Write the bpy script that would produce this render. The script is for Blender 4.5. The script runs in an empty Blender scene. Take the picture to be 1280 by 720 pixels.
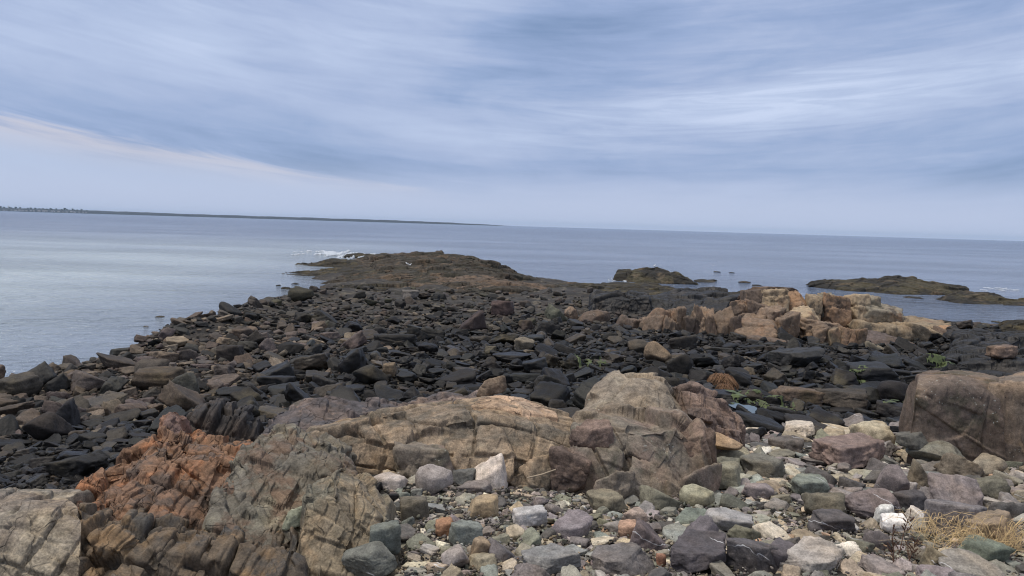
import bpy, bmesh, math, random
import numpy as np
from mathutils import Vector, Matrix, Euler
from mathutils.bvhtree import BVHTree

# ------------------------------------------------------------------ camera, sky, sun, exposure
scene = bpy.context.scene
col = scene.collection
R = math.radians
FPX, W0, H0 = 985.0, 1280.0, 720.0          # focal length in photo pixels
CAM = np.array([0.0, 0.0, 6.0])
PITCH, ROLL = math.atan(78 / 985.0), math.atan(0.0297)
Fv = np.array([0, math.cos(PITCH), -math.sin(PITCH)])
R0 = np.array([1.0, 0, 0]); U0 = np.array([0, math.sin(PITCH), math.cos(PITCH)])
Rv = R0 * math.cos(ROLL) + U0 * math.sin(ROLL)
Uv = -R0 * math.sin(ROLL) + U0 * math.cos(ROLL)
cd = bpy.data.cameras.new('camera'); cam = bpy.data.objects.new('camera', cd); col.objects.link(cam)
cd.sensor_width = 36; cd.lens = 36 * FPX / W0; cd.clip_start = 0.1; cd.clip_end = 100000
cam.matrix_world = Matrix(((Rv[0], Uv[0], -Fv[0], CAM[0]), (Rv[1], Uv[1], -Fv[1], CAM[1]), (Rv[2], Uv[2], -Fv[2], CAM[2]), (0, 0, 0, 1)))
scene.camera = cam
scene.view_settings.view_transform = 'Standard'; scene.view_settings.look = 'None'
scene.view_settings.exposure = 0.0; scene.view_settings.gamma = 1.0
scene.render.resolution_x = 1024; scene.render.resolution_y = 576
scene.cycles.use_denoising = True; scene.cycles.filter_width = 1.1
scene.cycles.max_bounces = 6; scene.cycles.diffuse_bounces = 3; scene.cycles.volume_bounces = 0

SUN_EL, SUN_AZ = R(68), R(-95)              # behind the camera, a little to its left; azimuth from +Y towards +X


class NT:
    """thin helper over a node tree"""
    def __init__(s, tree): s.t = tree; s.n = tree.nodes; s.l = tree.links
    def node(s, kind, **kw):
        n = s.n.new(kind)
        for k, v in kw.items(): setattr(n, k, v)
        return n
    def put(s, sock, v):
        if v is None: return
        if isinstance(v, bpy.types.NodeSocket): s.l.new(v, sock)
        else: sock.default_value = v
    def m(s, op, a, b=None, c=None, clamp=False):
        n = s.node('ShaderNodeMath', operation=op); n.use_clamp = clamp
        for i, v in enumerate((a, b, c)): s.put(n.inputs[i], v)
        return n.outputs[0]
    def vm(s, op, a, b=None, scale=None):
        n = s.node('ShaderNodeVectorMath', operation=op)
        s.put(n.inputs[0], a); s.put(n.inputs[1], b)
        if scale is not None: s.put(n.inputs['Scale'], scale)
        return n.outputs[0]
    def comb(s, x, y, z):
        n = s.node('ShaderNodeCombineXYZ')
        for i, v in enumerate((x, y, z)): s.put(n.inputs[i], v)
        return n.outputs[0]
    def sep(s, v):
        n = s.node('ShaderNodeSeparateXYZ'); s.put(n.inputs[0], v); return n.outputs
    def noise(s, vec, scale, detail=4, rough=.55, dist=0.0, color=False):
        n = s.node('ShaderNodeTexNoise'); s.put(n.inputs['Vector'], vec); s.put(n.inputs['Scale'], scale)
        n.inputs['Detail'].default_value = detail; n.inputs['Roughness'].default_value = rough; n.inputs['Distortion'].default_value = dist
        return n.outputs['Color' if color else 'Fac']
    def voro(s, vec, scale, feature='F1', rand=1.0):
        n = s.node('ShaderNodeTexVoronoi', feature=feature); s.put(n.inputs['Vector'], vec); s.put(n.inputs['Scale'], scale)
        n.inputs['Randomness'].default_value = rand
        return n.outputs
    def mix(s, fac, a, b, mode='MIX'):
        n = s.node('ShaderNodeMix', data_type='RGBA', blend_type=mode); n.clamp_factor = True
        s.put(n.inputs[0], fac)
        for i, v in ((6, a), (7, b)):
            if isinstance(v, (tuple, list)) and len(v) == 3: v = (*v, 1)
            s.put(n.inputs[i], v)
        return n.outputs[2]
    def range(s, v, a, b, c=0.0, d=1.0, smooth=True):
        n = s.node('ShaderNodeMapRange'); n.interpolation_type = 'SMOOTHSTEP' if smooth else 'LINEAR'
        s.put(n.inputs[0], v)
        for i, x in enumerate((a, b, c, d)): n.inputs[1 + i].default_value = x
        return n.outputs[0]
    def gauss(s, x, mu, sig):
        d = s.m('DIVIDE', s.m('SUBTRACT', x, mu), sig)
        return s.m('POWER', 2.718, s.m('MULTIPLY', s.m('MULTIPLY', d, d), -1.0))


def lin(r, g, b):
    f = lambda c: (c / 255 / 12.92) if c / 255 < .04045 else ((c / 255 + .055) / 1.055) ** 2.4
    return (f(r), f(g), f(b))


KA = 0.70                                    # brightness of a white horizontal surface under this sky
def alb(r, g, b):
    c = lin(r, g, b); y = .35 * c[0] + .5 * c[1] + .15 * c[2]
    return tuple(min(.8, (y + (v - y) * .74) * k / KA) for v, k in zip(c, (1.02, 1.0, .93)))


world = bpy.data.worlds.new('World'); scene.world = world; world.use_nodes = True
w = NT(world.node_tree); w.n.clear()
D = w.node('ShaderNodeTexCoord').outputs['Generated']
dx, dy, dz = w.sep(D)
az = w.m('ARCTAN2', dx, dy)
el = w.m('ARCSINE', dz)
curve = w.m('SUBTRACT', w.m('MULTIPLY', w.m('MULTIPLY', az, az), .139), w.m('MULTIPLY', az, .035))
v = w.m('SUBTRACT', el, curve)
c1 = w.noise(w.comb(w.m('MULTIPLY', az, 2.2), w.m('MULTIPLY', v, 15), 3.1), 1.0, 6, .55, .6)
c2 = w.noise(w.comb(w.m('MULTIPLY', az, 5.0), w.m('MULTIPLY', v, 62), 7.7), 1.0, 6, .62, .8)
c3 = w.noise(w.comb(w.m('MULTIPLY', az, 2.6), w.m('MULTIPLY', el, 7), 1.3), 1.0, 3, .5)
cl = w.m('ADD', w.m('ADD', w.m('MULTIPLY', c1, .62), w.m('MULTIPLY', c2, .30)), w.m('MULTIPLY', c3, .54))   # mean ~.7
cl = w.m('MULTIPLY', w.m('SUBTRACT', cl, .71), 1.5)
# the darker bank high in the middle, the brighter wisps below and right of it
dark = w.m('MULTIPLY', w.gauss(az, .07, .17), w.gauss(el, .235, .060))
lite = w.m('MULTIPLY', w.gauss(az, .30, .26), w.gauss(w.m('SUBTRACT', el, w.m('MULTIPLY', az, .10)), .125, .035))
lite2 = w.m('MULTIPLY', w.gauss(az, -.42, .25), w.gauss(w.m('ADD', el, w.m('MULTIPLY', az, .12)), .165, .03))
blue = w.m('MULTIPLY', w.gauss(az, .35, .35), w.gauss(el, .068, .020))
c4 = w.noise(w.comb(w.m('MULTIPLY', az, 6.5), w.m('MULTIPLY', v, 24), 12.4), 1.0, 5, .6, .6)
cl = w.m('ADD', cl, w.m('MULTIPLY', w.m('SUBTRACT', c4, .5), .55))
cl = w.m('SUBTRACT', cl, w.m('MULTIPLY', dark, .44))
cl = w.m('ADD', cl, w.m('MULTIPLY', w.m('MULTIPLY', lite, w.range(c2, .38, .66, .1, 1)), .32))
cl = w.m('ADD', cl, w.m('MULTIPLY', lite2, .18))
cl = w.m('SUBTRACT', cl, w.m('MULTIPLY', blue, .22))
# edge of the cloud deck: bluish above, pale and pinkish below
edge = w.m('SUBTRACT', el, w.m('ADD', w.m('MULTIPLY', w.m('ADD', az, .258), -.108), w.m('ADD', .055, w.m('ADD', w.m('MULTIPLY', w.m('SUBTRACT', c2, .5), .034), w.m('MULTIPLY', w.m('SUBTRACT', c3, .5), .03)))))
fade = w.range(az, -.22, .06, 1, 0)
above = w.m('MULTIPLY', w.m('MULTIPLY', w.range(edge, -.012, .020), w.range(edge, .020, .085, 1, 0)), fade)
below = w.m('MULTIPLY', w.m('MULTIPLY', w.range(edge, -.030, 0.0), w.range(edge, 0.0, .012, 1, 0)), w.range(az, -.18, -.02, 1, 0))
cl = w.m('SUBTRACT', cl, w.m('MULTIPLY', above, .30))
t = w.m('ADD', .5, cl, clamp=True)
ramp = w.node('ShaderNodeValToRGB'); w.put(ramp.inputs[0], t)
e = ramp.color_ramp.elements
e[0].position = 0.0; e[0].color = (*lin(119, 144, 181), 1)
e[1].position = 1.0; e[1].color = (*lin(198, 211, 236), 1)
for p, c in ((.28, (145, 166, 202)), (.5, (166, 182, 213)), (.72, (180, 195, 223))):
    q = e.new(p); q.color = (*lin(*c), 1)
sky = ramp.outputs[0]
sky = w.mix(w.m('MULTIPLY', w.noise(w.comb(w.m('MULTIPLY', az, 3), w.m('MULTIPLY', el, 9), 9.0), 1.0, 3), .22), sky, lin(168, 174, 212))
under = w.m('MULTIPLY', w.range(edge, -.02, .004, 1, 0), w.range(az, -.25, .1, 1, 0))
sky = w.mix(w.m('MULTIPLY', under, .62), sky, lin(178, 193, 220))
sky = w.mix(w.m('MULTIPLY', w.m('MULTIPLY', below, w.range(c2, .3, .62, .45, 1)), .65), sky, lin(203, 199, 208))
hz_n = w.m('ADD', el, w.m('MULTIPLY', w.m('SUBTRACT', c1, .5), .03))
sky = w.mix(w.range(hz_n, .018, .085, .92, 0), sky, lin(181, 193, 220))
zen = w.range(el, .30, 1.1, 0, 1)
sky = w.mix(zen, sky, (.68, .69, .72))
nish = w.node('ShaderNodeTexSky', sky_type='NISHITA'); nish.sun_disc = False
nish.sun_elevation = SUN_EL; nish.sun_rotation = SUN_AZ
ns = w.vm('SCALE', nish.outputs[0], scale=.10)
bgA = w.node('ShaderNodeBackground'); w.put(bgA.inputs[0], sky); bgA.inputs[1].default_value = 1.13
bgB = w.node('ShaderNodeBackground'); w.put(bgB.inputs[0], nish.outputs[0]); bgB.inputs[1].default_value = 0.08
mx = w.node('ShaderNodeMixShader'); mx.inputs[0].default_value = .08
w.l.new(bgA.outputs[0], mx.inputs[1]); w.l.new(bgB.outputs[0], mx.inputs[2])
wo = w.node('ShaderNodeOutputWorld'); w.l.new(mx.outputs[0], wo.inputs[0])

sd = bpy.data.lights.new('sun', 'SUN'); sd.energy = 2.35; sd.angle = R(14); sd.color = (1.0, .93, .84)
sun = bpy.data.objects.new('sun', sd); col.objects.link(sun)
sdir = Vector((math.sin(SUN_AZ) * math.cos(SUN_EL), math.cos(SUN_AZ) * math.cos(SUN_EL), math.sin(SUN_EL)))
sun.rotation_euler = sdir.to_track_quat('Z', 'Y').to_euler()

# ------------------------------------------------------------------ numeric helpers
rng = np.random.default_rng(7)
random.seed(7)

def pray(px, py):
    d = Fv + (px - 640) / FPX * Rv - (py - 360) / FPX * Uv
    return d / d[1]
def at(px, py, d):
    """the point at forward distance d seen at this photo pixel"""
    return CAM + pray(px, py) * d
def topix(P):
    q = np.asarray(P) - CAM
    f = q @ Fv
    return 640 + FPX * (q @ Rv) / f, 360 - FPX * (q @ Uv) / f

def _h(ix, iy, iz, seed):
    with np.errstate(over='ignore'):
        h = ix.astype(np.uint32) * np.uint32(374761393) + iy.astype(np.uint32) * np.uint32(668265263) + iz.astype(np.uint32) * np.uint32(2147483647 - 58) + np.uint32((seed * 974711 + 12345) & 0xffffffff)
        h = (h ^ (h >> np.uint32(13))) * np.uint32(1274126177)
        h = (h ^ (h >> np.uint32(16))) * np.uint32(2246822519)
        return h ^ (h >> np.uint32(15))
def _u(h, k=0):
    with np.errstate(over='ignore'):
        h = (h + np.uint32((k * 2654435769) & 0xffffffff)) * np.uint32(2654435761)
        h = (h ^ (h >> np.uint32(15))) * np.uint32(2246822519)
        h = h ^ (h >> np.uint32(13))
    return (h.astype(np.float64) / 4294967296.0).astype(np.float32)

def vnoise(P, seed=0):
    P = np.asarray(P, np.float32); I = np.floor(P).astype(np.int64); f = P - I; f = f * f * (3 - 2 * f)
    out = 0
    for a in (0, 1):
        for b in (0, 1):
            for c in (0, 1):
                wgt = (f[:, 0] if a else 1 - f[:, 0]) * (f[:, 1] if b else 1 - f[:, 1]) * (f[:, 2] if c else 1 - f[:, 2])
                out = out + wgt * _u(_h(I[:, 0] + a, I[:, 1] + b, I[:, 2] + c, seed))
    return out - .5
def fbm(P, seed=0, octs=4, gain=.5):
    P = np.asarray(P, np.float32); s = 0; a = 1.0; f = 1.0
    for k in range(octs):
        s = s + a * vnoise(P * f + k * 17.3, seed + k); a *= gain; f *= 2.03
    return s
def worley(P, seed=0):
    P = np.asarray(P, np.float32); I = np.floor(P).astype(np.int64)
    n = len(P); F1 = np.full(n, 9e9, np.float32); F2 = np.full(n, 9e9, np.float32)
    ID = np.zeros(n, np.uint32); DV = np.zeros((n, 3), np.float32)
    for a in (-1, 0, 1):
        for b in (-1, 0, 1):
            for c in (-1, 0, 1):
                ix, iy, iz = I[:, 0] + a, I[:, 1] + b, I[:, 2] + c
                h = _h(ix, iy, iz, seed)
                d0 = P[:, 0] - (ix + _u(h, 1)); d1 = P[:, 1] - (iy + _u(h, 2)); d2 = P[:, 2] - (iz + _u(h, 3))
                dd = d0 * d0 + d1 * d1 + d2 * d2
                m = dd < F1
                F2 = np.where(m, F1, np.minimum(F2, dd))
                F1 = np.where(m, dd, F1); ID = np.where(m, h, ID)
                DV[m, 0] = d0[m]; DV[m, 1] = d1[m]; DV[m, 2] = d2[m]
    return np.sqrt(F1), np.sqrt(F2), ID, DV
def rotm(ax, ay, az_):
    return np.array(Euler((R(ax), R(ay), R(az_))).to_matrix())
def facet(P, size, seed=0, rot=None, stretch=(1, 1, 1), slope=1.1, crack=.25, cw=.10, step=.7):
    """fractured rock: every cell is a little tilted plane with a groove round it"""
    Q = np.asarray(P, np.float32)
    Q = Q + (size * .11) * np.stack([vnoise(Q / size * 1.3, seed + 60), vnoise(Q / size * 1.3, seed + 61), vnoise(Q / size * 1.3, seed + 62)], 1)
    if rot is not None: Q = Q @ rot
    Q = Q / (size * np.array(stretch, np.float32))
    F1, F2, ID, DV = worley(Q, seed)
    d = (_u(ID, 5) - .5) * step + slope * (DV[:, 0] * (_u(ID, 6) - .5) + DV[:, 1] * (_u(ID, 7) - .5) + DV[:, 2] * (_u(ID, 8) - .5))
    g = np.clip((F2 - F1) / cw, 0, 1)
    return d - crack * (1 - g * g * (3 - 2 * g))

def joints(P, sets, seed=0, step=.8, tilt=.9, groove=.5, gw=.07, warp=.35):
    """rock split by sets of parallel planes: each set is (normal, spacing)"""
    P = np.asarray(P, np.float32); ids, fr, gs = [], [], 0
    for k, (n, sp) in enumerate(sets):
        n = np.array(n, np.float32); n /= np.linalg.norm(n)
        t = (P @ n) / sp + warp * vnoise(P / (sp * 2.6), seed + 70 + k) * 2
        z0 = np.zeros_like(t)
        t = t + .9 * vnoise(np.stack([t * .8, z0, z0], 1), seed + 80 + k)
        i = np.floor(t); f = t - i; ids.append(i.astype(np.int64)); fr.append((f - .5).astype(np.float32))
        e = np.minimum(f, 1 - f); b = np.where(f > .5, i + 1, i).astype(np.int64)
        on = _u(_h(b, b * 0 + k, b * 0, seed + 9)) ; on = np.clip(on * 1.6 - .3, 0, 1) * np.clip(.8 + 2.2 * vnoise(P / (sp * 1.9), seed + 90 + k), 0, 1)
        w_ = gw * .12 / max(.06, sp) + .02
        gs = np.maximum(gs, on * (1 - sstep(e, 0, w_ * 2)))
    while len(ids) < 3: ids.append(ids[0] * 0); fr.append(fr[0] * 0)
    h = _h(ids[0], ids[1], ids[2], seed)
    return ((_u(h, 1) - .5) * step + tilt * ((_u(h, 2) - .5) * fr[0] + (_u(h, 3) - .5) * fr[1] + (_u(h, 4) - .5) * fr[2]) - groove * gs).astype(np.float32)

def tab(xs, ys):
    xs, ys = np.array(xs, float), np.array(ys, float)
    return lambda x: np.interp(x, xs, ys)
def sstep(x, a, b):
    t = np.clip((np.asarray(x, float) - a) / (b - a), 0, 1); return t * t * (3 - 2 * t)

def mesh_np(name, V, Fc, smooth=True, attrs=None):
    """V (n,3); Fc (m,3) or (m,4)"""
    me = bpy.data.meshes.new(name); V = np.ascontiguousarray(V, np.float32); Fc = np.ascontiguousarray(Fc, np.int32)
    me.vertices.add(len(V)); me.vertices.foreach_set('co', V.ravel())
    k = Fc.shape[1]; me.loops.add(Fc.size); me.loops.foreach_set('vertex_index', Fc.ravel())
    me.polygons.add(len(Fc)); me.polygons.foreach_set('loop_start', np.arange(0, Fc.size, k, dtype=np.int32))
    if smooth: me.polygons.foreach_set('use_smooth', np.ones(len(Fc), bool))
    if attrs is not None:
        a = me.attributes.new('tint', 'FLOAT_COLOR', 'POINT'); a.data.foreach_set('color', np.ascontiguousarray(attrs, np.float32).ravel())
    me.update(calc_edges=True)
    return me
def link(name, me, mat=None, parent=None, loc=None):
    o = bpy.data.objects.new(name, me); col.objects.link(o)
    if mat is not None and not me.materials: me.materials.append(mat)
    if loc is not None: o.location = loc
    if parent is not None: o.parent = parent
    return o
def tag(o, label=None, cat=None, group=None, kind=None):
    if label: o['label'] = label
    if cat: o['category'] = cat
    if group: o['group'] = group
    if kind: o['kind'] = kind
    return o
def thing(name, loc, label, cat, group=None):
    o = bpy.data.objects.new(name, None); col.objects.link(o); o.location = loc; o.empty_display_size = .2
    return tag(o, label, cat, group)

# ------------------------------------------------------------------ materials
def rock_mat(name, tint='object', scale=1.0, second=None, second_amt=0.0, second_scale=.8, third=None, third_amt=0.0,
             crack=0.0, crack_scale=1.5, crack_rot=(0, 0, 0), crack_stretch=(1, 1, 1), lichen=0.0, lichen_col=(.42, .43, .38),
             strata=0.0, strata_rot=(0, 0, 0), strata_scale=6.0, rough=.85, bump=.6, bdist=.03, wet=False, contrast=1.0, spec=.3, quartz=0.0):
    mt = bpy.data.materials.new(name); mt.use_nodes = True
    s = NT(mt.node_tree); s.n.clear()
    pos = s.node('ShaderNodeNewGeometry').outputs['Position']
    if tint == 'object':
        oi = s.node('ShaderNodeObjectInfo'); base = oi.outputs['Color']; par = oi.outputs['Alpha']
    elif tint == 'attr':
        at_ = s.node('ShaderNodeAttribute', attribute_name='tint'); base = at_.outputs['Color']; par = at_.outputs['Alpha']
    else:
        n = s.node('ShaderNodeRGB'); n.outputs[0].default_value = (*tint, 1); base = n.outputs[0]; par = None
    warp = s.vm('ADD', pos, s.vm('SCALE', s.vm('SUBTRACT', s.noise(pos, 1.7 * scale, 3, color=True), (.5, .5, .5)), scale=.45 / scale))
    big = s.noise(pos, 1.3 * scale, 3, .6)
    mid = s.noise(pos, 6.5 * scale, 7, .65)
    fine = s.noise(pos, 42 * scale, 5, .7)
    colr = base
    if second is not None:
        k = s.range(s.noise(warp, second_scale, 5, .6), .56 - .28 * second_amt, .70 - .28 * second_amt)
        colr = s.mix(s.m('MULTIPLY', k, .9), colr, second)
    if third is not None:
        k = s.range(s.noise(s.vm('ADD', warp, (31, 17, 5)), second_scale * 1.7, 5, .65), .58 - .25 * third_amt, .70 - .25 * third_amt)
        colr = s.mix(s.m('MULTIPLY', k, .85), colr, third)
    # warm and cool drift
    colr = s.mix(s.range(big, .42, .68, 0, .6), colr, s.mix(1.0, colr, (1.12, 1.0, .84), 'MULTIPLY'))
    colr = s.mix(s.range(s.noise(pos, 3.1 * scale, 4), .50, .72, 0, .45), colr, s.mix(1.0, colr, (.90, .97, .98), 'MULTIPLY'))
    hgt = s.m('ADD', s.m('MULTIPLY', mid, .65), s.m('MULTIPLY', fine, .20))
    if strata:
        mp = s.node('ShaderNodeMapping'); mp.inputs['Rotation'].default_value = [R(a) for a in strata_rot]; s.put(mp.inputs[0], warp)
        mp.inputs['Scale'].default_value = (.25, .25, 1)
        st = s.noise(mp.outputs[0], strata_scale, 4, .6)
        colr = s.mix(s.range(st, .40, .62, .0, strata), colr, s.mix(1.0, colr, (.50, .50, .52), 'MULTIPLY'))
        hgt = s.m('ADD', hgt, s.m('MULTIPLY', st, strata * .8))
    lo, hi = 1 - .55 * contrast, 1 + .62 * contrast
    fac = s.range(mid, .30, .72, lo, hi, False)
    fac = s.m('MULTIPLY', fac, s.range(fine, .30, .72, 1 - .46 * contrast, 1 + .46 * contrast, False))
    colr = s.vm('MULTIPLY', colr, s.comb(fac, fac, fac))
    if crack:
        mp = s.node('ShaderNodeMapping'); mp.inputs['Rotation'].default_value = [R(a) for a in crack_rot]; s.put(mp.inputs[0], warp)
        mp.inputs['Scale'].default_value = crack_stretch
        de = s.voro(mp.outputs[0], crack_scale, 'DISTANCE_TO_EDGE')[0]
        brk = s.range(s.noise(pos, 1.9 * scale, 2), .38, .55)
        ck = s.m('MULTIPLY', s.range(de, .004, .035, 1, 0), brk)
        colr = s.mix(s.m('MULTIPLY', ck, .55 * crack), colr, s.mix(1.0, colr, (.25, .22, .20), 'MULTIPLY'))
        hgt = s.m('SUBTRACT', hgt, s.m('MULTIPLY', ck, crack))
    if lichen:
        vd = s.voro(s.vm('ADD', warp, (3, 8, 1)), 11.0 * scale)
        gate = s.range(s.noise(pos, 1.1 * scale, 3), .55 - .2 * lichen, .66 - .1 * lichen)
        spot = s.m('MULTIPLY', s.range(s.m('ADD', vd[0], s.m('MULTIPLY', fine, .35)), .28, .36, 1, 0), gate)
        colr = s.mix(s.m('MULTIPLY', spot, .8), colr, lichen_col)
    if quartz:
        px_, py_, pz_ = s.sep(warp)
        vn = s.m('SINE', s.m('ADD', s.m('ADD', s.m('MULTIPLY', px_, 3.3), s.m('MULTIPLY', py_, 2.1)), s.m('MULTIPLY', pz_, 7.0)))
        gate = s.range(s.noise(pos, 1.0 * scale, 2), .60, .63)
        ln = s.m('MULTIPLY', s.range(s.m('ADD', s.m('ABSOLUTE', vn), s.m('MULTIPLY', fine, .06)), .045, .085, 1, 0), gate)
        colr = s.mix(s.m('MULTIPLY', ln, quartz), colr, (.66, .66, .66))
    bs = s.node('ShaderNodeBsdfPrincipled'); s.put(bs.inputs['Base Color'], colr)
    if wet and par is not None:
        rv = s.m('ADD', s.m('MULTIPLY', par, .45), s.m('MULTIPLY', mid, .55))
        s.put(bs.inputs['Roughness'], s.m('MULTIPLY', rv, 1.15, clamp=True))
    else: bs.inputs['Roughness'].default_value = rough
    bs.inputs['Specular IOR Level'].default_value = spec
    bp = s.node('ShaderNodeBump'); bp.inputs['Strength'].default_value = bump; bp.inputs['Distance'].default_value = bdist / scale
    s.put(bp.inputs['Height'], hgt); s.l.new(bp.outputs[0], bs.inputs['Normal'])
    out = s.node('ShaderNodeOutputMaterial'); s.l.new(bs.outputs[0], out.inputs[0])
    return mt

def plain_mat(name, c, rough=.8, var=.3, scale=12.0, spec=.3):
    mt = bpy.data.materials.new(name); mt.use_nodes = True
    s = NT(mt.node_tree); s.n.clear()
    pos = s.node('ShaderNodeNewGeometry').outputs['Position']
    f = s.range(s.noise(pos, scale, 4), .3, .7, 1 - var, 1 + var, False)
    bs = s.node('ShaderNodeBsdfPrincipled'); s.put(bs.inputs['Base Color'], s.vm('MULTIPLY', (*c,), s.comb(f, f, f)))
    bs.inputs['Roughness'].default_value = rough; bs.inputs['Specular IOR Level'].default_value = spec
    out = s.node('ShaderNodeOutputMaterial'); s.l.new(bs.outputs[0], out.inputs[0])
    return mt

# ------------------------------------------------------------------ the ground
prof = tab([-10, 0, 4, 8, 10, 12, 14, 16, 18, 22, 30, 40, 55, 65, 90, 130], [4.6, 4.3, 3.2, 2.35, 2.1, 1.9, 1.7, 1.5, 1.3, 1.05, .9, .8, .65, .5, .4, .2])
x_left = tab([0, 15, 20, 26, 40, 60, 68, 74, 85, 105, 115, 135], [-30, -22, -19.0, -17.0, -16.3, -17.2, -17, -19, -22, -22, -20, -14])
x_right = tab([0, 30, 40, 46, 52, 60, 75, 85, 100, 120, 135], [70, 55, 46, 37, 29, 20, 13, 6, -1, -9, -14])
def ground(x, y):
    x = np.atleast_1d(np.asarray(x, float)); y = np.atleast_1d(np.asarray(y, float))
    h = prof(y) - .35 * sstep(-x, 4, 11) * sstep(y, 9, 13) * (1 - sstep(y, 22, 30))
    h = h - .50 * sstep(-x, .9, 1.7) * (1 - sstep(y, 8.4, 10.2))
    h = h - .25 * sstep(x, 4, 10) * sstep(y, 16, 19) * (1 - sstep(y, 30, 36))
    P = np.stack([x, y, np.zeros_like(x)], 1)
    h = h + .55 * fbm(P / 6.0, 3, 3) * sstep(y, 14, 22) + .16 * fbm(P / 1.7, 9, 3)
    h = h + .45 * sstep(-x, 12.5, 14.5) * (1 - sstep(-x, 15, 16.5)) * sstep(y, 28, 34) * (1 - sstep(y, 55, 60))   # storm ridge by the left waterline
    nz = 2.6 * fbm(P / 5.0, 21, 3)
    s_ = np.minimum(np.minimum(x - x_left(y), x_right(y) - x) + nz, 134 - y)
    k = sstep(s_, -1.6, 3.0)
    return -1.3 + (h + 1.3) * k

def at_ground(px, py):
    d = pray(px, py); ds = np.linspace(5, 130, 2600)
    P = CAM + ds[:, None] * d
    g = ground(P[:, 0], P[:, 1]); i = int(np.argmax(P[:, 2] <= g))
    return P[i]

def grid_faces(nu, nv):
    i = np.arange(nu * nv).reshape(nv, nu)
    return np.stack([i[:-1, :-1], i[:-1, 1:], i[1:, 1:], i[1:, :-1]], -1).reshape(-1, 4)

nu, nv = 700, 620
th = np.linspace(R(-66), R(66), nu); rr = np.concatenate([[0.2], np.geomspace(3.0, 175, nv - 1)])
T, RR = np.meshgrid(th, rr)
gx, gy = (RR * np.sin(T)).ravel(), (RR * np.cos(T)).ravel() - 2.0
gz = ground(gx, gy)
P = np.stack([gx, gy, gz], 1)
gz = gz + (.10 * facet(P, .55, 5, slope=1.2) + .05 * facet(P, .2, 6)) * sstep(RR.ravel(), 3, 6)
M_ground = rock_mat('shingle_ground', alb(52, 48, 45), scale=2.2, second=alb(36, 34, 33), second_amt=.5, third=alb(84, 78, 68), third_amt=.2, bump=.9, bdist=.05)
tag(link('ground', mesh_np('ground', np.stack([gx, gy, gz], 1), grid_faces(nu, nv)), M_ground), kind='structure')

# ------------------------------------------------------------------ the sea
M_sea = bpy.data.materials.new('sea_water'); M_sea.use_nodes = True
s = NT(M_sea.node_tree); s.n.clear()
pos = s.node('ShaderNodeNewGeometry').outputs['Position']
X, Y, Z = s.sep(pos)
patch = s.noise(s.vm('MULTIPLY', pos, (.02, .05, 0)), 1.0, 4, .6)
shal = s.m('MULTIPLY', s.range(s.m('ADD', X, s.m('MULTIPLY', s.m('SUBTRACT', patch, .5), 26)), -46, -6, 1, 0), s.range(Y, 45, 300, 1, 0))
shal = s.m('MULTIPLY', shal, s.range(patch, .3, .65, .75, 1.0))
wc = s.mix(shal, (.175, .222, .318), (.56, .63, .64))
bs = s.node('ShaderNodeBsdfPrincipled'); s.put(bs.inputs['Base Color'], wc)
bs.inputs['IOR'].default_value = 1.333
s.put(bs.inputs['Roughness'], s.range(Y, 20, 900, .10, .26))
w1 = s.noise(s.vm('MULTIPLY', pos, (.55, 1.0, 0)), .35, 3, .55, .3)
w2 = s.noise(s.vm('MULTIPLY', pos, (.7, 1.3, 0)), 1.6, 4, .6, .4)
w3 = s.noise(s.vm('MULTIPLY', pos, (.8, 1.2, 0)), 7.0, 3, .6)
calm = s.range(s.noise(s.vm('MULTIPLY', pos, (.012, .03, 0)), 1.0, 3), .35, .62, .45, 1.0)
hh = s.m('MULTIPLY', s.m('ADD', s.m('ADD', s.m('MULTIPLY', w1, .9), s.m('MULTIPLY', w2, .35)), s.m('MULTIPLY', w3, .04)), calm)
bp = s.node('ShaderNodeBump'); bp.inputs['Strength'].default_value = 1.0; bp.inputs['Distance'].default_value = 4.5
s.put(bp.inputs['Height'], hh); s.l.new(bp.outputs[0], bs.inputs['Normal'])
out = s.node('ShaderNodeOutputMaterial'); s.l.new(bs.outputs[0], out.inputs[0])
ys = np.concatenate([np.linspace(-60, 200, 14), np.geomspace(260, 12000, 14)]); xs = np.concatenate([-np.geomspace(12000, 60, 14), np.linspace(-40, 40, 7), np.geomspace(60, 12000, 14)])
SX, SY = np.meshgrid(xs, ys)
tag(link('sea', mesh_np('sea', np.stack([SX.ravel(), SY.ravel(), np.zeros(SX.size)], 1), grid_faces(len(xs), len(ys))), M_sea), kind='structure')

# ------------------------------------------------------------------ bedrock built row by row
BVH_V, BVH_F = [], []
_bn = [0]
def remember(V, Fc):
    if Fc.shape[1] == 4: Fc = np.concatenate([Fc[:, [0, 1, 2]], Fc[:, [0, 2, 3]]])
    BVH_V.append(V); BVH_F.append(Fc + _bn[0]); _bn[0] += len(V)

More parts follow.
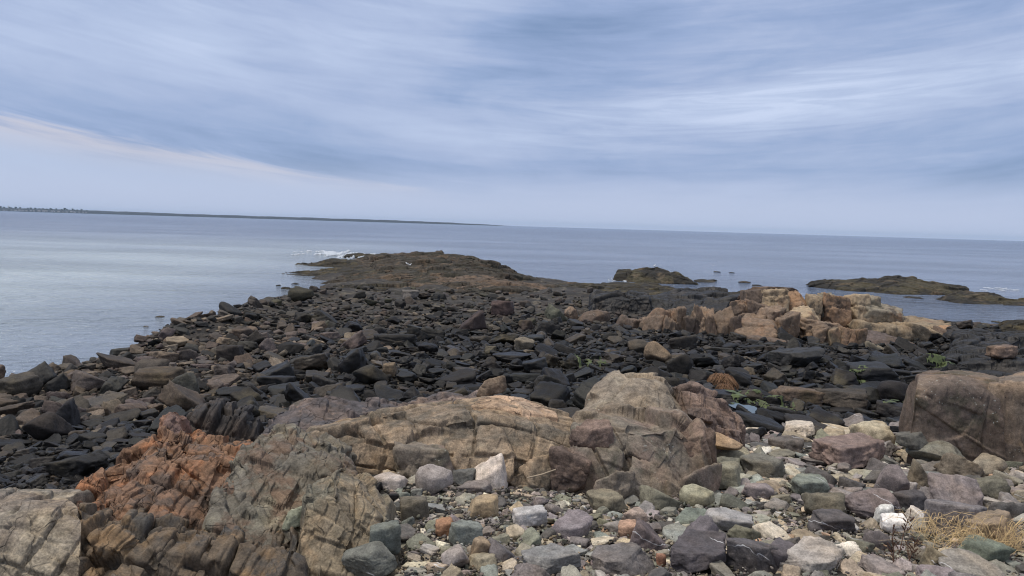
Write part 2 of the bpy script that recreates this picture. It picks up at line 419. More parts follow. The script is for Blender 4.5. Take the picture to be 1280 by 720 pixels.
def loft(rows, nu, nv, back=1.5, backdrop=None, disp=(), sink=.5, curve_=.35, seed=0, roughen=.0, edge_noise=0.0):
    """rows from the foot in front to the skyline: each a list of (px, py, distance). Closed behind by a slope down to the ground."""
    rows3 = []
    for r in rows:
        pts = np.array([at(*p) for p in r]); pxs = np.array([p[0] for p in r], float)
        q = (pxs - pxs[0]) / (pxs[-1] - pxs[0]); u = np.linspace(0, 1, 64)
        rows3.append(np.stack([np.interp(u, q, pts[:, k]) for k in range(3)], 1))
    first, last = rows3[0].copy(), rows3[-1].copy()
    f0 = first.copy(); f0[:, 1] -= .15; f0[:, 2] = np.minimum(f0[:, 2], ground(f0[:, 0], f0[:, 1])) - sink
    b1 = last.copy(); b1[:, 1] += back * .55; b1[:, 2] -= .12 * back
    b2 = last.copy(); b2[:, 1] += back; b2[:, 2] = np.minimum(ground(b2[:, 0], b2[:, 1]), b2[:, 2]) - sink
    if backdrop is not None: b1[:, 2] = last[:, 2] - backdrop
    A = np.stack([f0] + rows3 + [b1, b2])                   # rows x 64 x 3
    # side walls
    Lc, Rc = A[:, :1].copy(), A[:, -1:].copy()
    for c_, sg in ((Lc, -1), (Rc, 1)):
        gz_ = ground(c_[:, 0, 0], c_[:, 0, 1]); c_[:, 0, 2] = np.minimum(gz_, c_[:, 0, 2]) - sink; c_[:, 0, 0] += sg * .12 * back
    # lengths of the rows set where samples go
    seg = np.linalg.norm(np.diff(A[:, 20:44].mean(1), axis=0), axis=1); seg = np.maximum(seg, 1e-3)
    seg[-2:] *= .5; seg[0] *= .4
    vv = np.concatenate([[0], np.cumsum(seg)]); vv /= vv[-1]
    A = np.concatenate([Lc, A, Rc], 1)
    uu = np.concatenate([[0], np.linspace(.03, .97, 64), [1]])
    tv, tu = np.linspace(0, 1, nv), np.linspace(0, 1, nu)
    # smooth the two parameters a little so that rows are rounded, not folded
    G = np.zeros((nv, nu, 3)); tmp = np.zeros((nv, A.shape[1], 3))
    for k in range(3):
        for j in range(A.shape[1]): tmp[:, j, k] = np.interp(tv, vv, A[:, j, k])
    ker = max(1, int(nv * .05 * curve_ * 2)); kw = np.ones(2 * ker + 1) / (2 * ker + 1)
    pad = np.concatenate([np.repeat(tmp[:1], ker, 0), tmp, np.repeat(tmp[-1:], ker, 0)])
    for j in range(A.shape[1]):
        for k in range(3): tmp[:, j, k] = np.convolve(pad[:, j, k], kw, 'valid')
    for k in range(3):
        for i in range(nv): G[i, :, k] = np.interp(tu, uu, tmp[i, :, k])
    V = G.reshape(-1, 3); Fc = grid_faces(nu, nv)
    if edge_noise:
        V = V + edge_noise * np.stack([fbm(V / (edge_noise * 5), seed + 40, 3), fbm(V / (edge_noise * 5), seed + 41, 3), .6 * fbm(V / (edge_noise * 5), seed + 42, 3)], 1)
    V = displace(V, G.shape[:2], disp, seed)
    remember(V, Fc)
    return V, Fc

def normals_grid(G):
    du = np.gradient(G, axis=1); dv = np.gradient(G, axis=0); n = np.cross(du, dv)
    n /= np.linalg.norm(n, axis=2, keepdims=True) + 1e-9
    return n
def displace(V, shape, disp, seed):
    for i, dct in enumerate(disp):
        G = V.reshape(shape[0], shape[1], 3)
        n = normals_grid(G)
        for _ in range(2):                                   # soften normals
            n[1:-1, 1:-1] = (n[1:-1, 1:-1] + n[:-2, 1:-1] + n[2:, 1:-1] + n[1:-1, :-2] + n[1:-1, 2:]) / 5
        n = n.reshape(-1, 3)
        d = dict(dct); amp = d.pop('amp'); kind = d.pop('kind', 'facet')
        if kind == 'joints': V = V + n * (amp * joints(V, d.pop('sets'), seed * 31 + i * 7 + 3, **d))[:, None]
        elif kind == 'facet': V = V + n * (amp * facet(V, d.pop('size'), seed * 31 + i * 7 + 1, **d))[:, None]
        else: V = V + n * (amp * fbm(V / d['size'], seed * 31 + i * 7 + 2, d.get('octs', 4)))[:, None]
        if kind != 'n':                                      # ease the stretched rows at each step
            G = V.reshape(shape[0], shape[1], 3).copy()
            for _ in range(1):
                G[1:-1, 1:-1] = .5 * G[1:-1, 1:-1] + .125 * (G[:-2, 1:-1] + G[2:, 1:-1] + G[1:-1, :-2] + G[1:-1, 2:])
            V = G.reshape(-1, 3)
    return V

def JT(amp, *sets, **k): return dict(kind='joints', amp=amp, sets=sets, **k)

def part_mesh(name, VF, mat, parent, label=None, color=None):
    V, Fc = VF; loc = np.array(parent.location)
    o = link(name, mesh_np(name, V - loc, Fc), mat, parent)
    if label: o['label'] = label
    if color: o.color = color
    return o

def FD(size, amp, rot=(20, 10, 30), stretch=(1, 1, .6), **k):
    return dict(size=size, amp=amp, rot=rotm(*rot), stretch=stretch, **k)

# ------------------------------------------------------------------ loose stone shapes
def ico(sub):
    bm = bmesh.new(); bmesh.ops.create_icosphere(bm, subdivisions=sub, radius=1.0)
    V = np.array([v.co[:] for v in bm.verts]); Fc = np.array([[v.index for v in f.verts] for f in bm.faces]); bm.free()
    return V, Fc
ICO = {k: ico(k) for k in (2, 3, 4, 5, 6)}

def stone_shape(seed, kind, sub, sharp=70):
    r = np.random.default_rng(seed)
    V, Fc = ICO[sub]
    D_ = V.copy()
    zs = {'slab': .38, 'block': .8, 'wedge': .7, 'round': .7, 'plank': .5, 'col': 1.0, 'tip': 1.0}[kind]
    D_[:, 2] *= max(zs, .5); D_ /= np.linalg.norm(D_, axis=1, keepdims=True)
    pl = []
    def add(n, h): n = np.array(n, float); pl.append((n / np.linalg.norm(n), h))
    J = lambda a: r.normal(0, a, 3)
    if kind == 'slab':
        add(np.array([0, 0, 1]) + J(.10), .36); add(np.array([0, 0, -1]) + J(.12), .36)
        k = r.integers(5, 8); a0 = r.uniform(0, 6.28)
        for i in range(k):
            a = a0 + 6.283 * i / k + r.normal(0, .2); add((math.cos(a), math.sin(a), r.normal(0, .35)), r.uniform(.72, 1.0))
        for i in range(3): add(J(1.0), r.uniform(.62, .9))
    elif kind in ('block', 'col'):
        for i in range(3):
            for sg in (-1, 1):
                n = np.zeros(3); n[i] = sg; add(n + J(.16), r.uniform(.72, .9) if i < 2 else r.uniform(.62, .8))
        for i in range(5): add(J(1.0), r.uniform(.82, 1.02))
    elif kind == 'wedge':
        add(np.array([0, 0, -1]) + J(.1), .5); a = r.uniform(0, 6.28); add((math.cos(a) * .75, math.sin(a) * .75, 1), .42)
        add((-math.cos(a), -math.sin(a), .5 * r.random()), .75)
        for i in range(5):
            b = a + .8 + i * 1.1 + r.normal(0, .25); add((math.cos(b), math.sin(b), r.normal(.1, .3)), r.uniform(.68, .95))
        for i in range(3): add(J(1.0), r.uniform(.7, .95))
    elif kind == 'tip':
        for n, h in (((-.55, -.35, .75), .42), ((.95, -.15, .15), .55), ((-.15, -.95, .2), .55), ((-.9, 0, -.1), .75), ((.1, .9, .3), .7), ((.05, 0, -1), .55), ((-.5, -.8, .5), .66)): add(n, h)
    elif kind == 'plank':
        add(np.array([0, 0, 1]) + J(.12), .5); add(np.array([0, 0, -1]) + J(.12), .5)
        for sg in (-1, 1): add(np.array([0, sg, 0]) + J(.2), .5); add(np.array([sg, 0, 0]) + J(.3), 1.0)
        for i in range(5): add(J(1.0), r.uniform(.62, .85))
    else:
        for i in range(9): add(J(1.0), r.uniform(.78, 1.0))
        sharp = 16
    N = np.array([p[0] for p in pl]); Hh = np.array([p[1] for p in pl])
    q = D_ @ N.T / Hh[None]                                # 1/r for every plane
    q = np.maximum(q, .02)
    rad = 1.0 / (np.log(np.exp(sharp * np.minimum(q, 3)).sum(1)) / sharp)
    rad = np.minimum(rad, 1.45)
    P_ = D_ * rad[:, None]
    if sub >= 3:
        Q = P_ + seed * 3.7
        a = .5 if kind in ('round', 'tip') else 1.0
        rt = rotm(*r.uniform(-60, 60, 3))
        P_ = P_ * (1 + a * (.12 * facet(Q, .62, seed + 3, rt, (1, 1, .6), crack=.06) + .045 * facet(Q, .26, seed + 4, rt, (1, 1, .5), crack=.12) + .03 * fbm(Q * 5, seed, 3)))[:, None]
    mn, mxx = P_.min(0), P_.max(0)
    P_ = (P_ - (mn + mxx) / 2) / (mxx - mn)                # unit box, -.5 .. .5
    return P_, Fc

# --- the pale brown ledge in the middle
M_tan = rock_mat('tan_ledge_rock', alb(112, 97, 81), second=alb(136, 115, 92), second_amt=.3, third=alb(84, 77, 68), third_amt=.45, crack=.2, crack_scale=1.3, crack_rot=(20, 30, 40), crack_stretch=(1.5, .7, .6), bump=1.1, bdist=.04, contrast=1.00)
M_dome = rock_mat('pale_dome_rock', alb(126, 114, 100), second=alb(108, 97, 86), second_amt=.35, crack=.25, crack_scale=1.2, crack_stretch=(1.5, .7, .6), lichen=.5, lichen_col=(.42, .44, .36), bump=1.1, bdist=.03, contrast=0.90, strata=.25, strata_rot=(50, 20, 0), strata_scale=7)
M_bluff = rock_mat('grey_bluff_rock', alb(104, 94, 84), second=alb(112, 94, 86), second_amt=.3, third=alb(90, 86, 74), third_amt=.3, crack=.3, crack_scale=.75, crack_rot=(10, 40, 15), crack_stretch=(1.3, 1, .6), lichen=.45, bump=1.1, bdist=.03, contrast=0.90)
M_redblock = rock_mat('reddish_rock', alb(105, 86, 78), second=alb(84, 70, 64), second_amt=.4, crack=.3, crack_scale=1.6, crack_rot=(0, 15, 10), crack_stretch=(1, 1, .5), bump=1.1, contrast=1.00)
M_pink = rock_mat('pinkish_cap_rock', alb(160, 130, 104), second=alb(130, 110, 92), second_amt=.4, crack=.9, crack_scale=2.2, bump=1.1, contrast=1.00)
mid = thing('rock_outcrop', at(690, 610, 12.6), 'broad pale brown bedrock outcrop with a rounded dome, in the middle of the shore', 'rock outcrop')
LED = loft([[(400, 580, 12.3), (450, 592, 12.1), (500, 612, 12.0), (560, 614, 12.0), (640, 622, 12.0), (725, 625, 12.2)],
            [(396, 553, 12.6), (440, 551, 12.5), (490, 562, 12.3), (540, 560, 12.3), (600, 572, 12.3), (660, 578, 12.3), (725, 575, 12.5)],
            [(388, 543, 13.0), (440, 536, 13.0), (505, 534, 12.9), (560, 518, 13.1), (620, 520, 13.0), (680, 530, 12.9), (725, 545, 13.0)],
            [(385, 540, 13.6), (430, 530, 14.0), (500, 517, 14.3), (560, 508, 14.6), (610, 502, 14.6), (650, 503, 14.6), (690, 512, 14.4), (725, 528, 14.0)]],
           640, 300, back=1.6, disp=[FD(1.1, .17, (30, -25, 20), (1.6, .9, .6), crack=0, slope=1.6), JT(.13, ((.9, .3, -.35), .85), ((.15, .4, .9), .5), ((.3, -.9, .3), .9), groove=.75), JT(.035, ((.85, .2, -.5), .22), ((.1, .5, .85), .16), groove=.5), dict(kind='n', size=.4, amp=.03), dict(kind='n', size=.09, amp=.010)], seed=11)
part_mesh('ledge', LED, M_tan, mid, 'long tan ledge of jointed rock')
CAP = loft([[(586, 528, 13.5), (640, 536, 13.4), (700, 536, 13.5)], [(588, 507, 13.6), (615, 506, 13.5), (660, 516, 13.5), (696, 522, 13.6)],
            [(596, 499, 14.2), (625, 494, 14.3), (660, 501, 14.4), (692, 512, 14.4)]], 240, 110, back=1.0,
           disp=[JT(.10, ((.8, .3, -.45), .5), ((.1, .3, .95), .2), groove=.4), FD(.15, .012), dict(kind='n', size=.1, amp=.012)], seed=12)
part_mesh('cap', CAP, M_pink, mid, 'pinkish tan slab on top')
BLF = loft([[(714, 610, 12.0), (770, 622, 11.9), (830, 630, 11.9), (892, 624, 12.3)],
            [(716, 580, 12.2), (770, 590, 12.1), (830, 592, 12.1), (888, 602, 12.4)],
            [(716, 538, 12.7), (752, 528, 12.7), (800, 540, 12.4), (846, 532, 12.7), (866, 545, 12.8), (884, 578, 12.8)],
            [(718, 528, 13.3), (765, 519, 13.5), (812, 525, 13.4), (850, 519, 13.6), (868, 536, 13.5), (882, 566, 13.2)],
            [(722, 522, 14.2), (765, 514, 14.4), (812, 518, 14.3), (846, 515, 14.4), (866, 532, 14.0), (880, 560, 13.6)]], 440, 320, back=1.2, curve_=.12,
           disp=[FD(.9, .20, (25, 35, 10), (1.1, 1, 1), crack=0, slope=1.9), JT(.11, ((.95, .2, .3), .7), ((.45, .3, -.85), .65), ((.3, .9, .2), .8), groove=.8, warp=.2), JT(.018, ((.7, .2, .6), .26), ((.5, .3, -.8), .26), groove=.5), dict(kind='n', size=.3, amp=.025), dict(kind='n', size=.08, amp=.010)], seed=13)
part_mesh('bluff', BLF, M_bluff, mid, 'grey brown faceted front bluff')
DOM = loft([[(712, 550, 14.0), (760, 550, 13.9), (810, 550, 13.9), (868, 556, 14.1)], [(722, 524, 14.2), (762, 505, 14.2), (805, 508, 14.2), (856, 530, 14.3)],
            [(734, 500, 14.8), (765, 478, 14.9), (792, 474, 14.9), (830, 482, 14.9), (856, 506, 14.8)], [(742, 492, 15.3), (766, 472, 15.4), (790, 469, 15.4), (826, 474, 15.4), (850, 500, 15.3)]], 300, 200, back=1.3, curve_=.5,
           disp=[FD(.8, .17, (40, 20, 10), crack=0, slope=1.8), JT(.03, ((.3, .5, .8), .34), ((.9, .2, -.3), .6), groove=.5), dict(kind='n', size=.15, amp=.025), dict(kind='n', size=.06, amp=.006)], seed=14)
part_mesh('dome', DOM, M_dome, mid, 'pale rounded dome')
RED = loft([[(846, 560, 14.4), (890, 566, 14.3), (934, 556, 14.7)], [(848, 520, 14.6), (885, 520, 14.5), (930, 536, 14.9)],
            [(846, 483, 15.2), (872, 479, 15.2), (897, 492, 15.2), (928, 522, 15.4)]], 220, 190, back=1.2,
           disp=[JT(.20, ((.96, .1, -.2), .38), ((.2, .4, .9), .42), ((.2, .9, .2), .5), groove=.5), JT(.05, ((.9, .1, -.4), .14), ((.1, .4, .9), .16), groove=.4), dict(kind='n', size=.1, amp=.012)], seed=15)
part_mesh('side_block', RED, M_redblock, mid, 'reddish brown fractured side')

for i, (l, r_, tp, ft, dd, dep, kd, mt_) in enumerate([(496, 566, 558, 612, 12.0, .9, 'block', M_bluff), (452, 500, 566, 606, 12.2, .7, 'wedge', M_tan), (560, 600, 572, 612, 12.0, .5, 'wedge', M_tan), (640, 704, 572, 616, 12.0, .7, 'wedge', M_tan),
        (690, 740, 560, 612, 12.05, .6, 'block', M_redblock), (742, 800, 588, 628, 11.7, .6, 'wedge', M_bluff), (786, 852, 578, 630, 11.8, .7, 'wedge', M_bluff), (846, 902, 580, 628, 12.1, .8, 'wedge', M_bluff), (862, 900, 535, 600, 12.8, .7, 'block', M_redblock), (718, 770, 528, 570, 12.4, .5, 'block', M_redblock)]):
    P_, Fc = stone_shape(7600 + i, kd, 5, sharp=80)
    c0, c1_ = at((l + r_) / 2, tp, dd), at((l + r_) / 2, ft, dd)
    V = P_ * np.array([(r_ - l) / FPX * dd * 1.15, dep, (c0[2] - c1_[2]) * 1.25])
    V = V @ rotm(random.uniform(-8, 8), random.uniform(-10, 10), random.uniform(-25, 25)).T
    V = V + np.array([c0[0], dd + dep * .3, c0[2] - V[:, 2].max()])
    nrm = V - V.mean(0); nrm /= np.linalg.norm(nrm, axis=1, keepdims=True)
    V = V + nrm * (.03 * joints(V, (((.9, .2, -.3), .3), ((.3, .3, .9), .3)), 400 + i, groove=.6))[:, None]
    remember(V, Fc); part_mesh('block', (V, Fc), mt_, mid)

# --- the rusty outcrop at the lower left
M_slab = rock_mat('cream_slab_rock', alb(128, 117, 101), second=alb(104, 94, 86), second_amt=.4, third=alb(98, 92, 84), third_amt=.25, crack=.35, crack_scale=2.2, crack_rot=(0, 20, 30), crack_stretch=(1.3, .8, .8), bump=1.1, contrast=1.00)
M_rust = rock_mat('rusty_rock', alb(108, 79, 58), second=alb(140, 88, 48), second_amt=.30, second_scale=1.0, third=alb(80, 68, 62), third_amt=.38, crack=.6, crack_scale=2.6, crack_rot=(0, 35, 20), crack_stretch=(1.4, 1, .6), bump=1.0, bdist=.04, contrast=.9, lichen=0)
M_dkrust = rock_mat('brown_ribbed_rock', alb(80, 70, 60), second=alb(112, 88, 58), second_amt=.35, third=alb(62, 60, 60), third_amt=.4, crack=.3, crack_scale=2.4, crack_rot=(0, 30, 0), crack_stretch=(1.5, 1, .5), bump=1.0, contrast=.9)
M_spine = rock_mat('grey_green_rock', alb(90, 85, 77), second=alb(116, 110, 95), second_amt=.25, third=alb(92, 72, 58), third_amt=.42, crack=.25, crack_scale=2.6, crack_rot=(0, -25, 20), crack_stretch=(1.1, 1, .8), bump=1.0, bdist=.04, contrast=.85)
M_block = rock_mat('tan_grey_rock', alb(110, 98, 80), second=alb(92, 90, 80), second_amt=.4, third=alb(128, 108, 82), third_amt=.25, crack=.35, crack_scale=2.0, crack_rot=(0, 15, 10), bump=1.1, contrast=1.00)
M_purple = rock_mat('purple_grey_rock', alb(86, 76, 76), second=alb(66, 64, 70), second_amt=.45, third=alb(118, 100, 92), third_amt=.2, crack=.9, crack_scale=2.2, bump=.9, contrast=.85, strata=.35, strata_rot=(60, 20, 0))
left = thing('rock_outcrop', at(260, 690, 9.0), 'rugged rust orange and grey bedrock outcrop with a cream cracked corner, at the lower left', 'rock outcrop')
SLB = loft([[(-70, 770, 7.4), (30, 770, 7.3), (96, 760, 7.4)], [(-70, 650, 8.1), (20, 648, 8.0), (60, 640, 8.1), (104, 650, 8.2)],
            [(-70, 628, 8.9), (30, 620, 8.9), (88, 624, 8.9)], [(-70, 622, 9.4), (30, 613, 9.4), (84, 620, 9.3)]], 330, 260, back=1.0,
           disp=[JT(.10, ((.84, .25, -.48), .36), ((.45, .25, .85), .42), ((.1, .8, .6), .5), groove=.7, warp=.3), JT(.03, ((.1, .45, .9), .12), ((.85, .2, -.5), .2), groove=.4), dict(kind='n', size=.09, amp=.010)], seed=21)
part_mesh('slab', SLB, M_slab, left, 'cream slab split by dark joints')
RIB = loft([[(85, 780, 7.3), (180, 780, 7.2), (290, 780, 7.2), (375, 770, 7.4)], [(92, 668, 8.2), (150, 662, 8.2), (210, 664, 8.3), (280, 682, 8.2), (370, 690, 8.2)],
            [(100, 645, 8.9), (160, 640, 9.0), (220, 655, 9.0), (290, 670, 8.8), (365, 672, 8.8)]], 380, 240, back=1.0,
           disp=[JT(.26, ((.87, .15, -.5), .24), ((.45, .3, .85), .5), ((.2, .9, .2), .5), groove=.6), JT(.07, ((.87, .1, -.5), .09), ((.5, .3, .8), .22), groove=.5), dict(kind='n', size=.1, amp=.014)], seed=22)
part_mesh('ribbed_face', RIB, M_dkrust, left, 'brown ribbed lower face')
RST = loft([[(84, 668, 8.7), (160, 672, 8.7), (240, 690, 8.7), (330, 700, 8.7)], [(92, 628, 9.4), (160, 625, 9.4), (230, 630, 9.5), (312, 640, 9.5)],
            [(100, 606, 10.1), (150, 597, 10.2), (215, 590, 10.3), (270, 580, 10.3), (322, 600, 10.3)],
            [(128, 592, 10.8), (165, 575, 11.0), (205, 552, 11.2), (245, 560, 11.2), (305, 566, 11.2)],
            [(165, 572, 11.6), (190, 548, 11.9), (212, 536, 12.1), (235, 548, 12.0), (310, 560, 11.8)]], 460, 340, back=1.3,
           disp=[FD(.9, .14, (0, 38, 25), (.6, 1, 1.8), crack=.1), JT(.26, ((.82, .2, -.56), .30), ((.5, .35, .8), .42), ((.2, .9, .2), .5), groove=.6), JT(.08, ((.84, .1, -.55), .11), ((.5, .4, .8), .15), groove=.5), dict(kind='n', size=.1, amp=.018)], seed=23)
part_mesh('rusty_face', RST, M_rust, left, 'rust orange craggy face')
KNB = loft([[(192, 568, 11.9), (215, 575, 11.8), (240, 566, 11.9)], [(196, 535, 12.1), (212, 530, 12.0), (232, 540, 12.1)], [(200, 521, 12.4), (212, 514, 12.4), (224, 524, 12.4)]], 110, 120, back=.7,
           disp=[FD(.25, .08, (0, 20, 0), (.7, 1, 1.5)), FD(.1, .03)], seed=24)
part_mesh('knob', KNB, rock_mat('mauve_rock', alb(98, 76, 70), second=alb(116, 78, 54), second_amt=.4, crack=.8, crack_scale=4, contrast=.9), left, 'mauve brown knob')
SPN = loft([[(262, 730, 8.2), (310, 720, 8.3), (380, 712, 8.6), (440, 660, 9.4)], [(262, 645, 9.2), (300, 625, 9.4), (370, 628, 9.6), (440, 622, 9.9)],
            [(285, 590, 10.2), (310, 574, 10.3), (350, 568, 10.4), (395, 570, 10.5), (440, 588, 10.5)],
            [(300, 562, 10.9), (325, 545, 11.1), (360, 540, 11.2), (392, 552, 11.2), (436, 572, 11.0)], [(312, 554, 11.3), (335, 539, 11.5), (362, 536, 11.6), (390, 546, 11.6), (428, 566, 11.4)]], 380, 300, back=1.3,
           disp=[FD(.8, .10, (0, -35, 20), (.8, 1, 1.2), crack=0), JT(.17, ((.72, .2, -.66), .34), ((.66, .3, .7), .32), ((.2, .9, .2), .4), groove=.35), JT(.06, ((.72, .1, -.68), .13), ((.68, .3, .7), .13), groove=.4), dict(kind='n', size=.09, amp=.012)], seed=25)
part_mesh('spine', SPN, M_spine, left, 'grey brown sloping spine')
BLK = loft([[(364, 790, 7.4), (430, 790, 7.3), (512, 770, 7.6)], [(370, 700, 8.2), (430, 706, 8.2), (500, 700, 8.5)],
            [(380, 628, 8.8), (420, 614, 8.8), (470, 636, 8.9), (492, 660, 8.9)], [(390, 598, 9.3), (418, 587, 9.4), (450, 600, 9.4), (482, 634, 9.3)]], 260, 280, back=1.0,
           disp=[FD(.8, .14, (15, 15, 10), crack=0), JT(.12, ((.95, .2, -.3), .45), ((.3, .35, .9), .42), ((.2, .95, .1), .5), groove=.5), JT(.035, ((.8, .2, -.55), .15), ((.4, .4, .85), .17), groove=.5), dict(kind='n', size=.09, amp=.010)], seed=26)
part_mesh('block', BLK, M_block, left, 'tan grey angular block')
back_l = thing('rock_outcrop', at(420, 540, 14.2), 'low purple grey bedrock ledge behind the pale brown outcrop, before the black boulders', 'rock outcrop')
PUR = loft([[(300, 575, 12.3), (380, 580, 12.5), (470, 572, 12.9), (560, 545, 14.0), (620, 530, 14.6)], [(330, 535, 13.6), (400, 530, 13.8), (470, 530, 13.9), (540, 515, 14.8), (615, 506, 15.2)],
            [(345, 512, 15.0), (400, 500, 15.2), (440, 502, 15.3), (500, 504, 15.4), (560, 494, 15.8), (612, 492, 15.8)]], 420, 190, back=1.6,
           disp=[FD(.8, .16, (40, 20, 10), (1.4, 1, .6), crack=.1), JT(.14, ((.6, .5, .7), .3), ((.85, .2, -.5), .4), groove=.5), JT(.04, ((.5, .5, .7), .1), groove=.4), dict(kind='n', size=.1, amp=.015)], seed=31)
part_mesh('ledge', PUR, M_purple, back_l)
RIB2 = loft([[(228, 552, 12.9), (270, 556, 12.8), (325, 556, 12.9)], [(236, 525, 13.3), (262, 512, 13.2), (300, 516, 13.2), (322, 535, 13.2)], [(244, 512, 13.8), (270, 503, 13.9), (300, 505, 13.9), (320, 524, 13.7)]], 190, 130, back=1.0,
            disp=[JT(.22, ((.9, .2, -.4), .17), ((.3, .3, .9), .5), groove=.6), JT(.05, ((.9, .2, -.4), .07), groove=.5), dict(kind='n', size=.1, amp=.01)], seed=32)
o = thing('rock_outcrop', at(275, 550, 12.9), 'small dark rib of upright layered rock behind the rust orange outcrop', 'rock outcrop')
part_mesh('ribs', RIB2, rock_mat('dark_ribbed_rock', alb(62, 54, 50), second=alb(44, 42, 44), second_amt=.4, crack=.9, crack_scale=4, crack_rot=(0, 22, 0), crack_stretch=(2.5, 1, .4)), o)

# --- the great brown boulder at the right edge
M_big = rock_mat('brown_boulder_rock', alb(90, 77, 70), second=alb(106, 90, 78), second_amt=.3, third=alb(74, 68, 56), third_amt=.3, crack=.25, crack_scale=.8, crack_rot=(10, 25, 5), bump=1.1, bdist=.025, contrast=0.75, lichen=.15)
BIG = loft([[(1146, 600, 15.0), (1200, 610, 14.9), (1262, 612, 15.0)], [(1146, 560, 15.05), (1200, 560, 15.0), (1258, 575, 15.0)], [(1144, 486, 15.1), (1190, 480, 15.1), (1240, 487, 15.1), (1254, 498, 15.1)],
            [(1148, 473, 15.5), (1195, 468, 15.6), (1245, 475, 15.6), (1253, 486, 15.5)], [(1152, 471, 16.6), (1195, 466, 16.8), (1245, 472, 16.8), (1254, 482, 16.4)]], 300, 300, back=1.0, curve_=.35,
           disp=[FD(1.4, .10, (20, 10, 5), crack=0, slope=1.3, step=.4), JT(.05, ((.4, .3, .86), .75), ((.9, .3, -.25), 1.0), groove=.7, gw=.05), dict(kind='n', size=.5, amp=.05), dict(kind='n', size=.1, amp=.014)], seed=41)
o = thing('boulder', at(1200, 595, 15.6), 'huge squared brown boulder with a flat face, tallest at the lower right edge', 'boulder')
part_mesh('boulder_face', BIG, M_big, o)
BG2 = loft([[(1254, 610, 14.9), (1300, 615, 14.8), (1400, 620, 14.8)], [(1256, 545, 15.1), (1300, 545, 15.1), (1400, 545, 15.1)], [(1252, 484, 15.2), (1300, 486, 15.2), (1400, 490, 15.2)], [(1250, 480, 15.8), (1300, 478, 15.8), (1400, 480, 15.8)]], 220, 240, back=1.6,
           disp=[JT(.09, ((.1, .3, .95), .5), ((.95, .2, .15), .6), groove=.6), dict(kind='n', size=.3, amp=.03), dict(kind='n', size=.1, amp=.012)], seed=42)
o2 = thing('boulder', at(1330, 600, 15.8), 'brown boulder with white lichen patches, cut by the right edge of the photo', 'boulder')
part_mesh('boulder_face', BG2, rock_mat('lichened_boulder_rock', alb(86, 74, 68), second=alb(74, 66, 60), second_amt=.4, crack=1.0, crack_scale=1.3, lichen=.75, lichen_col=(.6, .62, .55), contrast=0.85), o2)
CP2 = loft([[(1236, 488, 15.2), (1290, 492, 15.1), (1400, 495, 15.1)], [(1234, 478, 15.3), (1290, 478, 15.2), (1400, 478, 15.2)], [(1240, 473, 16.0), (1285, 466, 16.2), (1400, 462, 16.2)]], 200, 80, back=1.0,
           disp=[FD(.6, .07), dict(kind='n', size=.1, amp=.02)], seed=43)
part_mesh('cap_slab', CP2, rock_mat('cap_slab_rock', alb(112, 95, 80), second=alb(94, 83, 74), second_amt=.4, contrast=0.90), o2)

# --- the headland with its brown hump
M_point = rock_mat('headland_rock', alb(54, 48, 41), scale=.35, second=alb(48, 45, 36), second_amt=.5, second_scale=.25, third=alb(80, 65, 51), third_amt=.3, crack=.9, crack_scale=.5, crack_rot=(60, 20, 0), crack_stretch=(.6, .6, 1.6), bump=1.0, bdist=.06, contrast=1.0)
M_weed = rock_mat('weedy_rock', alb(42, 38, 29), scale=.5, second=alb(38, 36, 32), second_amt=.5, second_scale=.3, third=alb(66, 58, 36), third_amt=.35, bump=1.0, bdist=.06)
M_isle = rock_mat('islet_rock', alb(35, 33, 30), scale=.5, second=alb(60, 55, 38), second_amt=.4, second_scale=.3, third=alb(78, 66, 50), third_amt=.18, bump=1.0, bdist=.06)
M_black = rock_mat('black_wet_rock', alb(30, 30, 32), scale=.7, second=alb(50, 46, 44), second_amt=.3, third=alb(26, 26, 28), third_amt=.4, crack=.8, crack_scale=1.0, crack_stretch=(1.3, 1, .5), bump=1.0, rough=.55)
hd = thing('headland', at(560, 378, 62), 'low brown rocky headland running out into the sea beyond the dark boulders', 'headland')
HD = loft([[(395, 374, 60), (470, 380, 58), (560, 382, 58), (640, 382, 60), (700, 378, 64), (730, 368, 70)],
           [(400, 364, 66), (470, 362, 65), (560, 364, 65), (640, 366, 66), (690, 362, 70), (725, 358, 76)],
           [(415, 354, 73), (480, 346, 74), (540, 343, 74), (600, 346, 74), (650, 353, 76), (690, 357, 80), (715, 357, 84)],
           [(430, 342, 88), (480, 334, 88), (540, 331, 88), (600, 334, 86), (640, 342, 84), (680, 352, 86), (705, 356, 90)],
           [(440, 330, 104), (480, 324, 104), (520, 322, 102), (560, 322, 100), (610, 328, 95), (645, 340, 90), (670, 351, 90), (700, 355, 92)],
           [(446, 324, 118), (470, 318, 119), (500, 317, 118), (530, 316, 117), (548, 315, 116), (556, 319, 114), (600, 325, 104), (640, 337, 95), (668, 350, 92), (690, 355, 94)]], 620, 420, back=12, sink=.8,
          disp=[FD(4.0, .6, (25, -12, 15), (1.5, 1, .45), crack=.1), JT(.55, ((-.25, .45, .86), .75), ((.9, .3, .2), 3.2), groove=.4), JT(.16, ((-.25, .45, .86), .28), ((.9, .3, -.2), 1.1), groove=.4), dict(kind='n', size=2.0, amp=.22)], seed=51)
part_mesh('hump', HD, M_point, hd)
FACE = loft([[(500, 378, 62), (570, 380, 61.5), (640, 378, 62), (680, 372, 64)], [(505, 356, 69), (560, 350, 70), (610, 348, 70), (650, 354, 70), (690, 362, 70)], [(520, 350, 76), (560, 344, 77), (610, 344, 77), (650, 352, 77), (690, 358, 78)]], 300, 150, back=4, sink=.6,
            disp=[JT(.40, ((-.3, .45, .85), .6), ((.9, .3, .2), 2.0), groove=.4), JT(.12, ((-.3, .45, .85), .22), ((.9, .3, -.2), .8), groove=.4), dict(kind='n', size=1.5, amp=.12)], seed=52)
